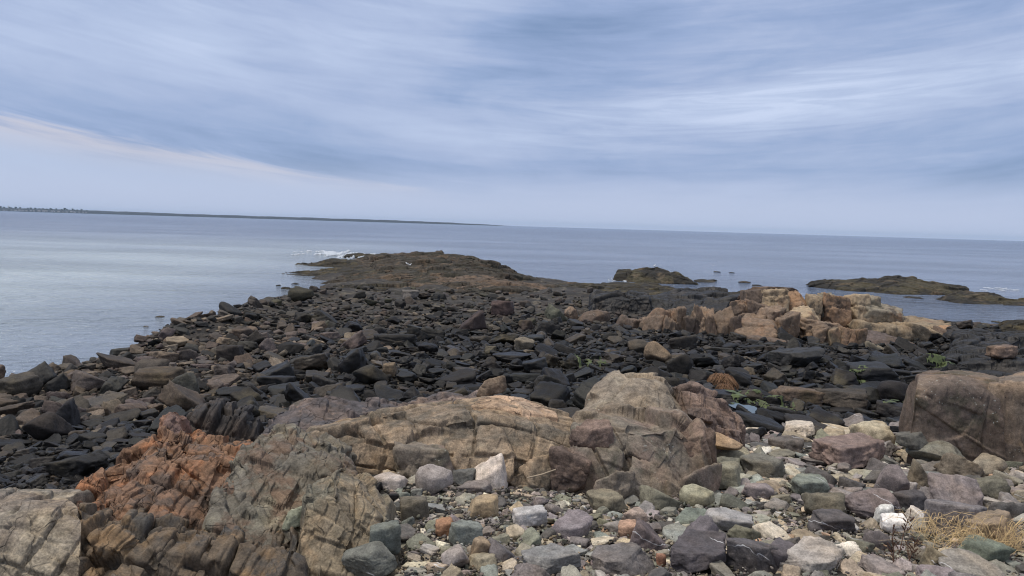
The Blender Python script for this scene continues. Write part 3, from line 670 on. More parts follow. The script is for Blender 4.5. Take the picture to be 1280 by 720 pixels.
part_mesh('brown_face', FACE, rock_mat('brown_face_rock', alb(88, 71, 57), scale=.5, second=alb(74, 62, 52), second_amt=.45, second_scale=.35, crack=.9, crack_scale=.7, crack_rot=(60, 20, 0), bump=1.0, bdist=.05), hd, 'lighter brown front face')
def ledge(rows, name, label, cat, mat, seed, nu=220, nv=90, back=4, sz=1.6, amp=.3, group=None, **kw):
    cx = sum(p[0] for p in rows[0]) / len(rows[0])
    loc = at(cx, rows[0][0][1], rows[0][0][2])
    V, Fc = loft(rows, int(nu * 1.6), int(nv * 1.7), back=back, sink=.6, disp=[FD(sz * 1.5, amp * .9, (15, 8, 20), (1.5, 1, .6), crack=.1, slope=1.5), JT(amp * .55, ((.9, .3, .25), sz * .9), ((.1, .45, .9), sz * .5), groove=.5), JT(amp * .2, ((.85, .3, -.4), sz * .35), ((.1, .5, .85), sz * .22), groove=.5), dict(kind='n', size=sz * .6, amp=amp * .35)], seed=seed, **kw)
    o = link(name, mesh_np(name, V - loc, Fc), mat, loc=loc)
    return tag(o, label, cat, group)
ledge([[(346, 345, 84), (400, 352, 80), (470, 358, 76), (540, 362, 72)], [(350, 342, 86), (400, 340, 85), (470, 340, 82), (520, 345, 80)], [(356, 341, 89), (400, 337, 90), (450, 334, 90), (500, 336, 88)]], 'rock_ledge', 'low weedy rock spit reaching into the water from the headland, nearer of two', 'rock ledge', M_weed, 61)
ledge([[(366, 333, 103), (400, 337, 100), (450, 338, 98)], [(369, 331, 104), (395, 330, 103), (405, 326, 103), (445, 326, 102), (455, 334, 100)], [(374, 330, 107), (398, 329, 107), (410, 324.5, 107), (440, 324.5, 107), (450, 331, 106)]], 'rock_ledge', 'weedy rock spit off the headland below the white surf, with a squared hump', 'rock ledge', M_weed, 62)
ledge([[(430, 320, 127), (460, 321, 125), (500, 322, 122)], [(432, 318.8, 128), (448, 317, 128), (480, 317.5, 126), (500, 317, 124)]], 'rock_ledge', 'thin dark rock tip at the far end of the headland, washed by white surf', 'rock ledge', M_weed, 63, nu=120, nv=50, sz=1.2, amp=.2)
ledge([[(398, 372, 60), (440, 376, 59), (520, 384, 56)], [(402, 366, 62), (440, 362, 63), (520, 368, 61)], [(410, 360, 66), (450, 356, 68), (500, 362, 67)]], 'rock_ledge', 'olive brown weed covered rocks at the landward foot of the headland', 'rock ledge', M_weed, 64, sz=1.4, amp=.4)
# low dark shelves right of the headland
ledge([[(690, 380, 60), (760, 384, 60), (850, 386, 58), (940, 388, 56)], [(690, 362, 70), (760, 362, 70), (850, 366, 66), (940, 372, 62)], [(700, 356, 76), (760, 354, 80), (800, 352.5, 82), (850, 362, 76), (940, 367, 70)]], 'rock_ledge', 'flat brown rock shelf right of the headland, before the far islet', 'rock ledge', M_weed, 65, nu=380, nv=130, sz=2.0, amp=.4)
ledge([[(742, 398, 50), (775, 400, 50), (815, 398, 50)], [(742, 376, 51), (770, 372, 51), (812, 374, 51)], [(745, 367, 52.5), (775, 364, 53), (810, 366, 53)]], 'rock_ledge', 'upright black rock wall left of the tan columns', 'rock ledge', M_black, 66, sz=1.2, amp=.4)
ledge([[(800, 396, 50), (860, 398, 49), (935, 398, 48)], [(802, 378, 52), (860, 372, 52), (935, 376, 51)], [(810, 368, 56), (860, 363, 57), (935, 366, 56)]], 'rock_ledge', 'black wet rock shelf behind the tan columns', 'rock ledge', M_black, 67, nu=260, sz=1.4, amp=.5)
ledge([[(1150, 476, 30), (1215, 482, 29), (1340, 490, 28)], [(1176, 452, 33), (1215, 444, 33), (1260, 446, 32), (1340, 448, 31)], [(1198, 418, 39), (1212, 410, 39.5), (1245, 416, 38), (1340, 418, 37)]], 'rock_ledge', 'black seaweed stained rock wall above the huge squared boulder', 'rock ledge', M_black, 68, nu=300, nv=160, sz=1.1, amp=.45)
ledge([[(1252, 414, 44), (1300, 416, 44), (1360, 418, 44)], [(1252, 410, 44.4), (1272, 403, 44.6), (1300, 400, 44.6), (1360, 400, 44.6)], [(1258, 408, 46), (1275, 401.5, 46), (1300, 398, 46), (1360, 398, 46)]], 'rock_ledge', 'dark weedy knob by the water at the right edge, above the black wall', 'rock ledge', M_weed, 69, sz=.9, amp=.25)
# islets
ledge([[(767, 350, 91), (800, 353, 88.5), (840, 354, 88), (873, 354, 88)], [(768, 343, 91.5), (790, 339, 91), (830, 340, 90), (866, 350, 89)], [(773, 339, 93), (795, 335.5, 93), (832, 336.5, 93), (850, 342, 92), (866, 350, 91)]], 'islet', 'small dark humped islet beyond the shelf, left of the two long islets', 'islet', M_isle, 71, sz=1.2, amp=.3)
ledge([[(1012, 358, 90), (1060, 364, 85), (1120, 368, 82), (1180, 368, 83.5), (1218, 367, 84.5)], [(1013, 353, 91), (1060, 354, 89), (1120, 356, 86), (1180, 358, 86), (1214, 363, 86)],
       [(1016, 351.5, 92), (1060, 349, 92), (1095, 349, 91), (1108, 345.5, 91), (1140, 345.5, 91), (1160, 351, 90), (1190, 354, 89), (1208, 359, 88)]], 'islet', 'long low dark islet with a tawny crest, larger of the two at right', 'islet', M_isle, 72, nu=340, sz=1.3, amp=.32)
ledge([[(1160, 375, 77), (1200, 381, 73), (1240, 382, 72.5), (1320, 383, 72.5)], [(1164, 374, 77.5), (1195, 369, 76), (1225, 368, 75.5), (1255, 373, 75), (1320, 377, 74.5)], [(1170, 372.5, 79), (1200, 365.5, 79), (1228, 366, 79), (1250, 369, 78), (1262, 374, 77), (1320, 375, 77)]], 'islet', 'smaller dark islet in front of the long one, running to the right edge', 'islet', M_isle, 73, nu=260, sz=1.1, amp=.28)

KINDS_ = ['slab', 'block', 'wedge', 'plank', 'round', 'tip']
PROTO = {}
def proto(kind, k, sub):
    key = (kind, k, sub)
    if key not in PROTO:
        P_, Fc = stone_shape(1000 + 37 * KINDS_.index(kind) + k if kind in KINDS_ else 5000 + k, kind, sub)
        PROTO[key] = (P_, Fc, [None])
    return PROTO[key]
ASPECT = {'slab': (1.0, .72, .27), 'block': (1.0, .74, .50), 'wedge': (1.0, .8, .48), 'plank': (1.0, .45, .25), 'round': (1.0, .74, .48)}

M_stone = rock_mat('beach_stone_rock', 'object', scale=1.15, bump=1.0, bdist=.03, contrast=.85, quartz=.8, strata=.18, strata_rot=(35, 20, 0), strata_scale=5, rough=.8)
M_bould = rock_mat('dark_boulder_rock', 'object', scale=.55, second=alb(64, 57, 40), second_amt=.0, second_scale=.3, bump=1.0, bdist=.03, contrast=.95, wet=True, strata=.25, strata_rot=(25, 10, 0), spec=.2)
M_stuff = rock_mat('loose_rock', 'attr', scale=.75, bump=1.0, bdist=.03, contrast=.9, wet=True, spec=.22)

# --- the tan columns on the right: one outcrop of many standing blocks
M_colm = rock_mat('tan_column_rock', 'object', scale=.9, second=alb(112, 86, 66), second_amt=.1, second_scale=.7, third=alb(70, 60, 54), third_amt=.2, crack=.3, crack_scale=1.1, crack_rot=(0, 10, 10), crack_stretch=(1.4, 1, .5), bump=.9, bdist=.04, contrast=.7, lichen=.15)
cols = thing('rock_outcrop', at(960, 440, 38), 'tall tan outcrop of upright split columns and blocks by the sea, right of centre', 'rock outcrop')
TC = {'t': (112, 91, 74), 'y': (134, 114, 88), 'o': (132, 98, 68), 'b': (88, 72, 62), 'k': (38, 35, 35), 'p': (90, 76, 74), 'g': (112, 103, 88)}
blocks = [  # left, right, top, foot, distance, depth, tilt, colour, kind
    (804, 850, 385, 428, 40, 2.2, -6, 't', 'round'), (830, 852, 396, 432, 39.4, 1.6, 4, 't', 'block'), (836, 858, 384, 420, 40.2, 1.6, 2, 't', 'block'),
    (846, 858, 384, 424, 39.8, .9, 3, 't', 'block'), (858, 878, 396, 430, 39.5, 1.2, -8, 'b', 'block'), (870, 884, 379, 428, 39.6, .9, -10, 't', 'block'),
    (878, 902, 385, 438, 39.2, 1.3, -14, 't', 'block'), (886, 900, 393, 440, 38.8, .9, -12, 'b', 'block'), (898, 921, 384, 436, 38.8, 1.3, -5, 't', 'block'),
    (915, 930, 394, 436, 38.6, .8, -6, 'b', 'block'), (922, 932, 398, 434, 38.9, .8, -4, 't', 'block'), (926, 962, 394, 428, 39.8, 2.4, 0, 't', 'round'),
    (928, 992, 402, 436, 37.6, 3.0, 0, 't', 'round'), (944, 1004, 424, 448, 36.0, 2.6, 0, 'b', 'slab'),
    (922, 938, 377, 396, 42, 1.2, -3, 't', 'block'), (936, 964, 376, 402, 41.8, 1.6, 3, 'b', 'block'), (934, 958, 362, 384, 43.5, 2.2, 0, 'b', 'block'), (950, 990, 361, 386, 43.2, 2.4, 4, 'y', 'block'),
    (934, 1000, 357.5, 367, 44.5, 3.0, 0, 'b', 'slab'), (984, 1016, 363, 390, 42.8, 2.0, 12, 'o', 'block'), (958, 980, 384, 412, 40, 1.8, 0, 't', 'block'), (976, 1002, 390, 420, 38.8, 1.8, 0, 't', 'block'),
    (996, 1026, 385, 408, 40.5, 1.8, 0, 'y', 'block'), (1014, 1030, 369, 394, 42.6, 1.4, 0, 'y', 'block'), (1026, 1044, 367, 398, 42.8, 1.5, -3, 'g', 'block'), (1036, 1070, 366, 408, 42.4, 2.4, -5, 'o', 'block'),
    (1062, 1090, 366, 402, 42.8, 2.0, -8, 'y', 'block'), (1082, 1102, 370, 400, 43.2, 1.6, -5, 'g', 'block'), (1088, 1138, 378, 408, 42.6, 2.6, 4, 'g', 'block'), (1000, 1050, 397, 424, 39.4, 2.4, 6, 't', 'block'),
    (1020, 1046, 408, 432, 38.2, 1.4, -4, 't', 'block'), (1040, 1058, 408, 436, 37.8, 1.2, 0, 'y', 'block'), (1052, 1074, 408, 440, 37.6, 1.4, 0, 't', 'block'), (1070, 1086, 410, 436, 37.8, 1.0, 0, 't', 'block'),
    (1076, 1140, 402, 436, 40.6, 3.4, 5, 'y', 'block'), (1086, 1150, 418, 446, 38.8, 2.0, 0, 'p', 'block'), (1124, 1186, 403, 437, 41, 3.0, 7, 'y', 'block'), (1160, 1203, 407, 434, 41.2, 2.2, 6, 'o', 'block'),
    (1136, 1194, 400, 426, 42.0, 3.0, 8, 'y', 'block'), (1110, 1200, 439, 464, 38.5, 2.4, 0, 'k', 'block'), (1074, 1136, 428, 452, 36.8, .9, 24, 'g', 'plank'), (1080, 1150, 447, 472, 37.2, 2.0, 0, 'k', 'block'), (1140, 1204, 448, 476, 37.5, 2.0, 0, 'k', 'block'), (1176, 1206, 412, 440, 40.6, 1.8, 4, 'b', 'block'),
    (770, 792, 394, 412, 42, 1.2, 8, 'b', 'round'), (722, 764, 387, 410, 44, 1.8, 8, 'b', 'round'), (706, 722, 384, 400, 45, 1.0, 0, 't', 'round'), (788, 806, 400, 416, 41, 1.0, -6, 'b', 'block'), (802, 818, 397, 412, 40.6, .9, 0, 't', 'round'), (800, 814, 410, 424, 40, .8, 8, 't', 'block')]
for i, (l, r_, tp, ft, dd, dep, tilt, cc, kd) in enumerate(blocks):
    P_, Fc = stone_shape(7000 + i, 'col' if kd == 'block' else kd, 5, sharp=60)
    c0, c1_ = at((l + r_) / 2, tp, dd), at((l + r_) / 2, ft + 4, dd)
    wd = (r_ - l) / FPX * dd * 1.12; ht = (c0[2] - c1_[2]) + .35
    V = P_ * np.array([wd, dep, ht * 1.08])
    V = V @ np.array(Euler((R(random.uniform(-5, 5)), R(tilt), R(random.uniform(-18, 18)))).to_matrix()).T
    V = V + np.array([c0[0], c0[1] + dep * .35, c0[2] - V[:, 2].max()])
    nrm = V - V.mean(0); nrm /= np.linalg.norm(nrm, axis=1, keepdims=True)
    V = V + nrm * (.16 * joints(V, (((.95, .2, -.15), .7), ((.1, .3, .95), 1.0)), 300 + i, groove=.8))[:, None]
    remember(V, Fc)
    f_ = random.uniform(.90, 1.08); gm = sum(TC[cc]) / 3; cl3 = alb(*[min(255, (gm + (v - gm) * .88) * f_) for v in TC[cc]])
    part_mesh('block', (V, Fc), M_colm, cols, {'o': 'orange lichened block', 'k': 'black wet foot of the outcrop', 'p': 'purplish block'}.get(cc), (*cl3, 1))

# ------------------------------------------------------------------ stones and boulders
ALL = []                                                   # dicts: one per rock
def tocol(c, j=.08):
    g = sum(c) / 3; f = 1 + random.uniform(-j, j)
    c = [g + (v - g) * .74 for v in c]; c = [c[0] * 1.01, c[1], c[2] * .98]
    return alb(*[min(235, max(8, v * f * (1 + random.uniform(-.02, .02)))) for v in c])
BVH = BVHTree.FromPolygons([Vector(v) for v in np.concatenate(BVH_V).tolist()], np.concatenate(BVH_F).tolist())
def roof(x, y):
    h = BVH.ray_cast(Vector((x, y, 30)), Vector((0, 0, -1)))
    return -9 if h[0] is None else h[0].z

def named(px, py, wpx, hpx, kind, colr, label, fam='stone', yaw=None, tilt=None, par=.8, deep=.8, k=None):
    """px, py: middle of the stone in the photo; wpx, hpx its size there"""
    b = at_ground(px, py + hpx * .42); dv = Vector(pray(px, py + hpx * .42)); dv.normalize()
    hit = BVH.ray_cast(Vector(CAM), dv)
    if hit[0] is not None and hit[0].y < b[1]: b = np.array(hit[0]) - np.array([0, wpx / FPX * hit[0].y * deep * .35, 0])
    dd = b[1]
    wd, ht = wpx / FPX * dd, hpx / FPX * dd * 1.12
    k = len(ALL) % 14 if k is None else k
    ALL.append(dict(kind=kind, k=k, loc=np.array([b[0], dd + wd * deep * .32, b[2] + ht * .40]), scale=(wd, wd * deep, ht),
                    rot=(tilt or 0, 0, random.uniform(-.35, .35) if yaw is None else yaw), col=(*tocol(colr, .02), par), fam=fam, label=label, named=True, size=wd, d=dd))

LIL, PUR_, GRN, BGR, CRM, TAN, DPU = (128, 119, 125), (100, 91, 98), (98, 100, 88), (102, 110, 114), (150, 141, 120), (124, 108, 88), (72, 66, 72)
named(614, 591, 46, 46, 'tip', (182, 170, 166), 'pale pinkish white wedge boulder standing in front of the tan ledge', k=5, tilt=.0, yaw=.05)
named(541, 605, 48, 36, 'round', (128, 118, 120), 'rounded pale lilac boulder between the tan grey block and the white wedge')
named(578, 598, 36, 24, 'block', (84, 88, 94), 'blue grey block touching the left side of the white wedge boulder')
named(603, 639, 42, 26, 'block', (142, 120, 84), 'lemon tan stone below the white wedge boulder')
named(556, 664, 28, 24, 'block', (142, 94, 62), 'small orange brown stone among grey cobbles below the lilac boulder')
named(369, 645, 32, 28, 'wedge', (140, 142, 118), 'pale greenish wedge stone lodged between rusty rock and tan grey block')
named(481, 674, 42, 40, 'block', (88, 96, 90), 'blue green stone against the right foot of the tan grey block')
named(581, 672, 44, 34, 'block', (104, 112, 106), 'green grey broken stone below the lemon tan stone')
named(569, 703, 40, 30, 'round', LIL, 'lilac stone at the bottom edge below the green grey broken stone')
named(464, 698, 74, 38, 'round', (92, 95, 86), 'large greenish grey stone at the bottom edge beside the tan grey block')
named(627, 694, 44, 30, 'wedge', (92, 90, 98), 'dark blue grey wedge stone at the bottom left of centre')
named(600, 690, 26, 28, 'block', (134, 112, 88), 'tan rectangular stone between two grey stones near the bottom edge')
named(517, 640, 40, 30, 'block', (92, 86, 70), 'olive brown cracked stone right of the tan grey block')
named(900, 551, 54, 20, 'round', (148, 112, 78), 'smooth orange tan lozenge stone right of the reddish fractured rock', k=2)
named(914, 571, 60, 26, 'round', (126, 120, 100), 'flat cream green stone just below the orange tan lozenge stone')
named(873, 626, 44, 28, 'round', (134, 126, 104), 'pale mottled rounded stone at the right foot of the grey bluff')
named(919, 632, 38, 20, 'round', (80, 84, 74), 'dark green domed stone right of the pale mottled stone')
named(865, 650, 44, 18, 'wedge', (96, 106, 100), 'mint grey flat stone below the pale mottled stone')
named(787, 667, 30, 24, 'block', (156, 112, 84), 'orange pink stone below the grey bluff')
named(795, 650, 30, 20, 'block', (150, 126, 116), 'pinkish stone just above the orange pink stone')
named(662, 652, 46, 24, 'block', (150, 148, 152), 'grey stone streaked with white, left of the large purple slab')
named(714, 664, 58, 30, 'slab', (108, 101, 110), 'large flat purple slab below the left foot of the grey bluff')
named(878, 705, 96, 40, 'slab', (72, 66, 74), 'big dark purple slab at the bottom edge right of centre')
named(946, 702, 70, 40, 'slab', (78, 72, 80), 'dark purple slab at the bottom edge leaning on the biggest one')
named(787, 712, 94, 32, 'slab', (96, 90, 96), 'broad mauve slab cut by the bottom edge at centre')
named(687, 709, 76, 28, 'slab', (108, 104, 112), 'grey slab with a white vein at the bottom edge left of the mauve slab')
named(812, 675, 56, 38, 'wedge', (88, 80, 88), 'purple wedge stone right of the orange pink stone')
named(828, 628, 54, 30, 'wedge', (106, 102, 82), 'flat olive triangular stone at the foot of the grey bluff')
named(826, 704, 14, 20, 'block', (140, 88, 62), 'little brick orange stone between two purple slabs at the bottom')
named(914, 658, 64, 24, 'slab', (132, 124, 132), 'pale lilac flat slab right of the mint grey stone')
named(878, 673, 62, 34, 'wedge', (88, 82, 90), 'striped purple wedge above the big dark purple slab')
named(907, 601, 44, 34, 'block', (118, 114, 98), 'green and white faceted stone below the flat cream green stone')
named(760, 634, 56, 22, 'slab', (108, 100, 78), 'thin olive slab lying along the foot of the grey bluff')
named(1094, 550, 54, 34, 'block', (160, 148, 122), 'cream angular boulder left of the huge squared boulder')
named(1071, 573, 88, 36, 'block', (112, 92, 84), 'flat topped reddish brown block below the cream boulder')
named(1171, 567, 80, 32, 'round', (104, 103, 92), 'rounded grey green boulder at the left foot of the huge squared boulder')
named(1242, 588, 50, 28, 'round', (122, 110, 98), 'smooth beige boulder below the huge squared boulder')
named(1211, 590, 66, 36, 'wedge', (104, 90, 74), 'brown triangular boulder between the grey green and beige boulders')
named(1142, 550, 44, 20, 'slab', (82, 80, 78), 'dark grey slab touching the lower left of the huge squared boulder')
named(1119, 607, 42, 40, 'round', (110, 98, 98), 'lilac brown mushroom shaped stone below the reddish brown block')
named(1155, 598, 40, 38, 'wedge', (106, 92, 78), 'pale brown wedge right of the mushroom shaped stone')
named(1015, 614, 50, 26, 'block', (104, 112, 106), 'blue green streaked stone left of the mushroom shaped stone')
named(1098, 637, 78, 36, 'round', (102, 92, 96), 'long rounded purple boulder above the white quartz')
named(1042, 658, 58, 24, 'plank', (78, 72, 78), 'dark purple plank shaped stone left of the white quartz')
named(1034, 637, 54, 32, 'block', (92, 90, 78), 'greenish brown stone behind the dark purple plank')
named(1107, 648, 26, 26, 'block', (172, 174, 180), 'bluish white quartz lump behind the dead weed stalk')
named(1125, 660, 40, 22, 'block', (196, 196, 200), 'bright white quartz stone behind the dead weed stalk')
named(1063, 692, 32, 18, 'block', (184, 186, 190), 'white tipped stone at the bottom left of the dead weed')
named(985, 703, 62, 34, 'slab', (84, 78, 86), 'dark purple stone at the bottom edge next to the pale lilac slab')
named(1019, 706, 84, 34, 'slab', (140, 130, 132), 'large pale lilac slab at the bottom edge left of the dead weed')
named(1203, 624, 66, 42, 'wedge', (118, 108, 114), 'lilac triangular stone above the dry straw')
named(1207, 656, 84, 46, 'slab', (104, 98, 104), 'big tilted purple slab behind the dry straw')
named(1259, 672, 80, 44, 'slab', (122, 104, 82), 'big tan slab half covered by the dry straw')
named(1236, 698, 60, 32, 'block', (92, 104, 92), 'sea green stone in front of the dry straw')
named(1186, 706, 70, 34, 'wedge', (112, 98, 72), 'olive tan stone at the bottom edge below the dry straw')
named(1222, 716, 80, 30, 'round', (120, 112, 108), 'mottled grey stone cut by the bottom edge below the dry straw')
named(1142, 631, 44, 24, 'block', (70, 66, 72), 'dark charcoal stone right of the long rounded purple boulder')
named(1261, 640, 44, 26, 'wedge', (84, 80, 84), 'dark stone with a white stripe near the right edge')
named(1240, 615, 46, 28, 'block', (96, 92, 76), 'mossy olive stone below the smooth beige boulder')
named(1163, 626, 40, 24, 'wedge', (104, 97, 104), 'mauve wedge right of the dark charcoal stone')
named(960, 590, 60, 24, 'slab', (98, 92, 86), 'flat warm grey slab right of the green and white faceted stone')
named(985, 560, 44, 20, 'slab', (88, 82, 78), 'flat brown grey slab left of the cream angular boulder')
B = dict(fam='boulder')
DK = (40, 40, 44)
named(75, 522, 38, 40, 'wedge', (42, 42, 48), 'tall black wedge boulder above the black dome at far left', **B)
named(52, 538, 56, 36, 'round', (46, 42, 42), 'black domed boulder with a brown front at far left', **B)
named(190, 478, 62, 28, 'block', (74, 60, 50), 'large brown boulder on the left slope', **B)
named(229, 485, 40, 32, 'round', (62, 64, 62), 'smooth greenish grey boulder right of the large brown one', **B)
named(90, 588, 66, 30, 'block', (34, 34, 38), 'long black squared boulder behind the cream slab', **B)
named(334, 469, 62, 26, 'wedge', (34, 34, 38), 'black hog backed boulder halfway down the left slope', par=.35, **B)
named(285, 444, 34, 22, 'block', (48, 44, 44), 'black capped brown faced boulder above the black hogback', **B)
named(218, 430, 34, 14, 'slab', (118, 98, 78), 'pale tan flat slab high on the left slope', **B)
named(96, 439, 30, 16, 'wedge', (56, 50, 48), 'dark peaked boulder against the water at left', **B)
named(374, 370, 32, 18, 'round', (54, 50, 40), 'olive rounded boulder at the waterline by the inlet', **B)
named(824, 443, 36, 26, 'round', (112, 90, 66), 'tan rounded boulder below the tan columns', **B)
named(806, 436, 44, 18, 'round', (70, 60, 54), 'brown backed boulder behind the tan rounded one', **B)
named(851, 460, 34, 30, 'round', (40, 36, 36), 'black rounded boulder right of the tan rounded one', **B)
named(614, 481, 42, 24, 'wedge', (112, 92, 72), 'small tan ribbed boulder above the pinkish cap', **B)
named(438, 455, 42, 34, 'wedge', (30, 30, 34), 'black pyramid boulder in the middle of the dark field', par=.3, **B)
named(460, 471, 44, 24, 'round', (44, 42, 44), 'dark domed boulder in front of the black pyramid', **B)
named(485, 465, 18, 20, 'block', (104, 86, 64), 'small tan block right of the dark domed boulder', **B)
named(492, 427, 54, 16, 'plank', (36, 36, 40), 'long low black boulder above the black pyramid', **B)
named(696, 392, 30, 20, 'wedge', (78, 78, 66), 'pale greenish pyramid boulder left of the black wall', **B)
named(589, 402, 36, 26, 'wedge', (64, 52, 52), 'upright maroon boulder below the headland', **B)
named(628, 386, 30, 18, 'block', (74, 56, 56), 'reddish boulder under the headland hump', **B)
named(655, 432, 28, 16, 'slab', (108, 98, 80), 'flat pale slab in the black boulder field', **B)
named(512, 370, 24, 12, 'slab', (92, 86, 82), 'light grey slab lying at the foot of the headland', **B)
named(1000, 498, 60, 22, 'block', (92, 74, 64), 'brown jointed boulder row left of the huge squared boulder', **B)
named(1055, 503, 70, 26, 'block', (64, 56, 52), 'dark brown jointed ledge boulder left of the huge squared boulder', **B)
named(1000, 450, 70, 24, 'slab', (44, 44, 48), 'broad black slab under the tan columns', par=.4, **B)
named(1095, 470, 60, 24, 'block', (36, 37, 41), 'black squared boulder above the green algae gap', par=.4, **B)
named(1125, 495, 50, 30, 'round', (40, 38, 40), 'black rounded boulder left of the huge squared one', **B)
named(1252, 441, 34, 18, 'block', (112, 88, 76), 'pinkish brown lump on the black rock wall', **B)
named(975, 520, 34, 20, 'block', (44, 42, 42), 'dark boulder behind the tide pool', **B)

PAL_FRONT = [((130, 120, 122), 4, 'mauve grey'), ((111, 102, 107), 4, 'purple grey'), ((90, 83, 86), 3, 'dark purple'), ((122, 119, 107), 4, 'greenish grey'), ((104, 104, 90), 3.4, 'olive grey'), ((116, 122, 118), 2.2, 'blue green'),
             ((148, 132, 109), 3.4, 'tan'), ((122, 107, 87), 3.4, 'brown'), ((181, 170, 151), 1.2, 'cream'), ((107, 110, 113), 2.4, 'slate blue'), ((163, 122, 90), .5, 'orange brown'), ((74, 72, 73), 3, 'charcoal'), ((160, 153, 151), 1.3, 'pale grey'), ((190, 190, 190), .18, 'white')]
PAL_LEFT = [((80, 66, 56), 6, 'brown'), ((70, 62, 57), 5, 'grey brown'), ((50, 48, 47), 3, 'charcoal'), ((94, 80, 66), 3, 'tan brown'), ((78, 66, 66), 4, 'mauve brown'), ((32, 32, 33), 3, 'black'), ((108, 94, 77), .9, 'pale tan')]
PAL_DARK = [((24, 23, 24), 7, 'black'), ((31, 29, 30), 5, 'dark charcoal'), ((43, 40, 38), 2.4, 'charcoal'), ((57, 48, 39), 1.4, 'dark brown'), ((34, 35, 35), 2, 'slate black'), ((79, 67, 52), .4, 'tan')]
PAL_FAR = [((64, 55, 52), 5, 'maroon grey'), ((56, 51, 47), 5, 'grey brown'), ((42, 41, 41), 5, 'charcoal'), ((74, 63, 55), 2, 'brown'), ((33, 33, 35), 3, 'black'), ((56, 53, 38), 1.8, 'olive'), ((98, 86, 71), .5, 'tan')]
def pick(pal):
    t_ = random.uniform(0, sum(p[1] for p in pal))
    for c, k, n in pal:
        t_ -= k
        if t_ <= 0: return c, n
    return pal[0][0], pal[0][2]

def zone(px, py):
    """which rocks lie there: follows the wrack lines of the shore"""
    if px > 840: lim = 548 - (px - 840) * .02
    elif px > 480: lim = 560
    else: lim = 640
    if py > lim + random.uniform(-14, 14): return 'front'
    if py < 408 + random.uniform(-14, 14): return 'far'
    k = (px - 395 + (py - 440) * 1.3) / 150 + random.uniform(-.8, .8)
    if k > 0 or py > 545 - px * .1 + random.uniform(-15, 15): return 'dark'
    return 'left'

cell = .5; HASH = {}
def near_ok(x, y, r, pack):
    n = int((r + 1.3) / cell) + 1; ci, cj = int(x // cell), int(y // cell)
    for a in range(ci - n, ci + n + 1):
        for b in range(cj - n, cj + n + 1):
            for (qx, qy, qr) in HASH.get((a, b), ()):
                dd = (qx - x) ** 2 + (qy - y) ** 2; lim = (r + qr) * pack
                if dd < lim * lim: return False
    return True
def put(x, y, r): HASH.setdefault((int(x // cell), int(y // cell)), []).append((x, y, r))
for q in ALL: put(q['loc'][0], q['loc'][1], q['size'] * .42)

for px_, py_, r_ in ((930, 517, .75), (901, 482, .55), (906, 489, .35)):
    b_ = at_ground(px_, py_); put(b_[0], b_[1], r_)

def scatter(n, rad_fn, pack, pix_min, lift=.0, tries=1, zones=None):
    # candidates spread evenly over what the eye sees of the shore
    u = rng.uniform(-190, 1500, n); vv_ = rng.uniform(318, 760, n)
    d_ = np.stack([pray(a, b) for a, b in zip(u, vv_)])
    depth = np.clip((CAM[2] - .9) / -d_[:, 2], 0, 300); hx = depth * d_[:, 0]; hy = depth
    for _ in range(6):
        g = ground(hx, hy); depth = (CAM[2] - g) / -d_[:, 2]; depth = np.where((d_[:, 2] < -1e-4) & (depth > 0) & (depth < 100), depth, 1e4)
        hx = depth * d_[:, 0]; hy = depth
    ok = depth < 66
    cand = [(hx[i], hy[i], u[i], vv_[i]) for i in np.nonzero(ok)[0]]
    g = ground(np.array([c[0] for c in cand]), np.array([c[1] for c in cand]))
    cand = [(c[0], c[1], c[2], c[3], g[i], rad_fn(c[1])) for i, c in enumerate(cand)]
    cand.sort(key=lambda c: -c[5])
    for x, y, px, py, gz_, r in cand:
        if gz_ < -.25 or y < 6.2: continue
        if px < 505 and y < 9.8 and r > .05 + .02 * (px > 440): continue
        if r * FPX / y < pix_min: continue
        z_ = zone(px, py)
        if zones and z_ not in zones: continue
        if not near_ok(x, y, r, pack): continue
        if roof(x, y) > gz_ + .10 + r * .3: continue
        put(x, y, r)
        fr = z_ == 'front'
        kd = random.choices(KINDS_[:5], (7, 4, 5.5, 2.4, .4) if fr else (6, 4, 4, 1.6, .8))[0]
        s_ = 2 * r * random.uniform(.95, 1.25); A = ASPECT[kd]
        sc = (s_ * A[0], s_ * A[1] * random.uniform(.85, 1.2), s_ * A[2] * random.uniform(.8, 1.3))
        c, cname = pick({'front': PAL_FRONT, 'left': PAL_LEFT, 'dark': PAL_DARK, 'far': PAL_FAR}[z_])
        tl = .16 if kd in ('slab', 'plank', 'round') else .22
        if not fr: tl *= 1.25
        ALL.append(dict(kind=kd, k=random.randrange(14), loc=np.array([x, y, gz_ + sc[2] * random.uniform(.22, .42) + lift * r]), scale=sc,
                        rot=(random.gauss(0, tl) + (.05 if not fr else 0), random.gauss(0, tl), random.uniform(0, 6.28)), col=(*tocol(c, .12), {'front': .85, 'left': .75, 'dark': .35, 'far': .7}[z_] + random.uniform(-.15, .15)),
                        fam='stone' if fr else 'boulder', label=None, cname=cname, named=False, size=s_, d=y, zone=z_))

def rad(y, a):                                             # radius in metres: bigger boulders lower on the shore
    base = .148 if y > 17 else .054 + .0045 * y * (y > 12)
    return min(.62 if y > 17 else .24, base * math.exp(random.gauss(a, .42))) * (.85 if y > 42 else 1)
scatter(25000, lambda y: rad(y, .30), .84, 5)
scatter(65000, lambda y: rad(y, -.15), .70, 2.8)
scatter(85000, lambda y: rad(y, -.75), .66, 1.6, lift=.2)
print('rocks', len(ALL), 'named', sum(q['named'] for q in ALL))
STUFF_EXTRA = []

def matrix_of(q):
    return Matrix.Translation(q['loc']) @ Euler(q['rot']).to_matrix().to_4x4() @ Matrix.Diagonal((*q['scale'], 1))
def level(q):
    px = q['size'] / q['d'] * FPX
    return 5 if px > 64 else 4 if px > 15 else 3 if px > 9 else 2

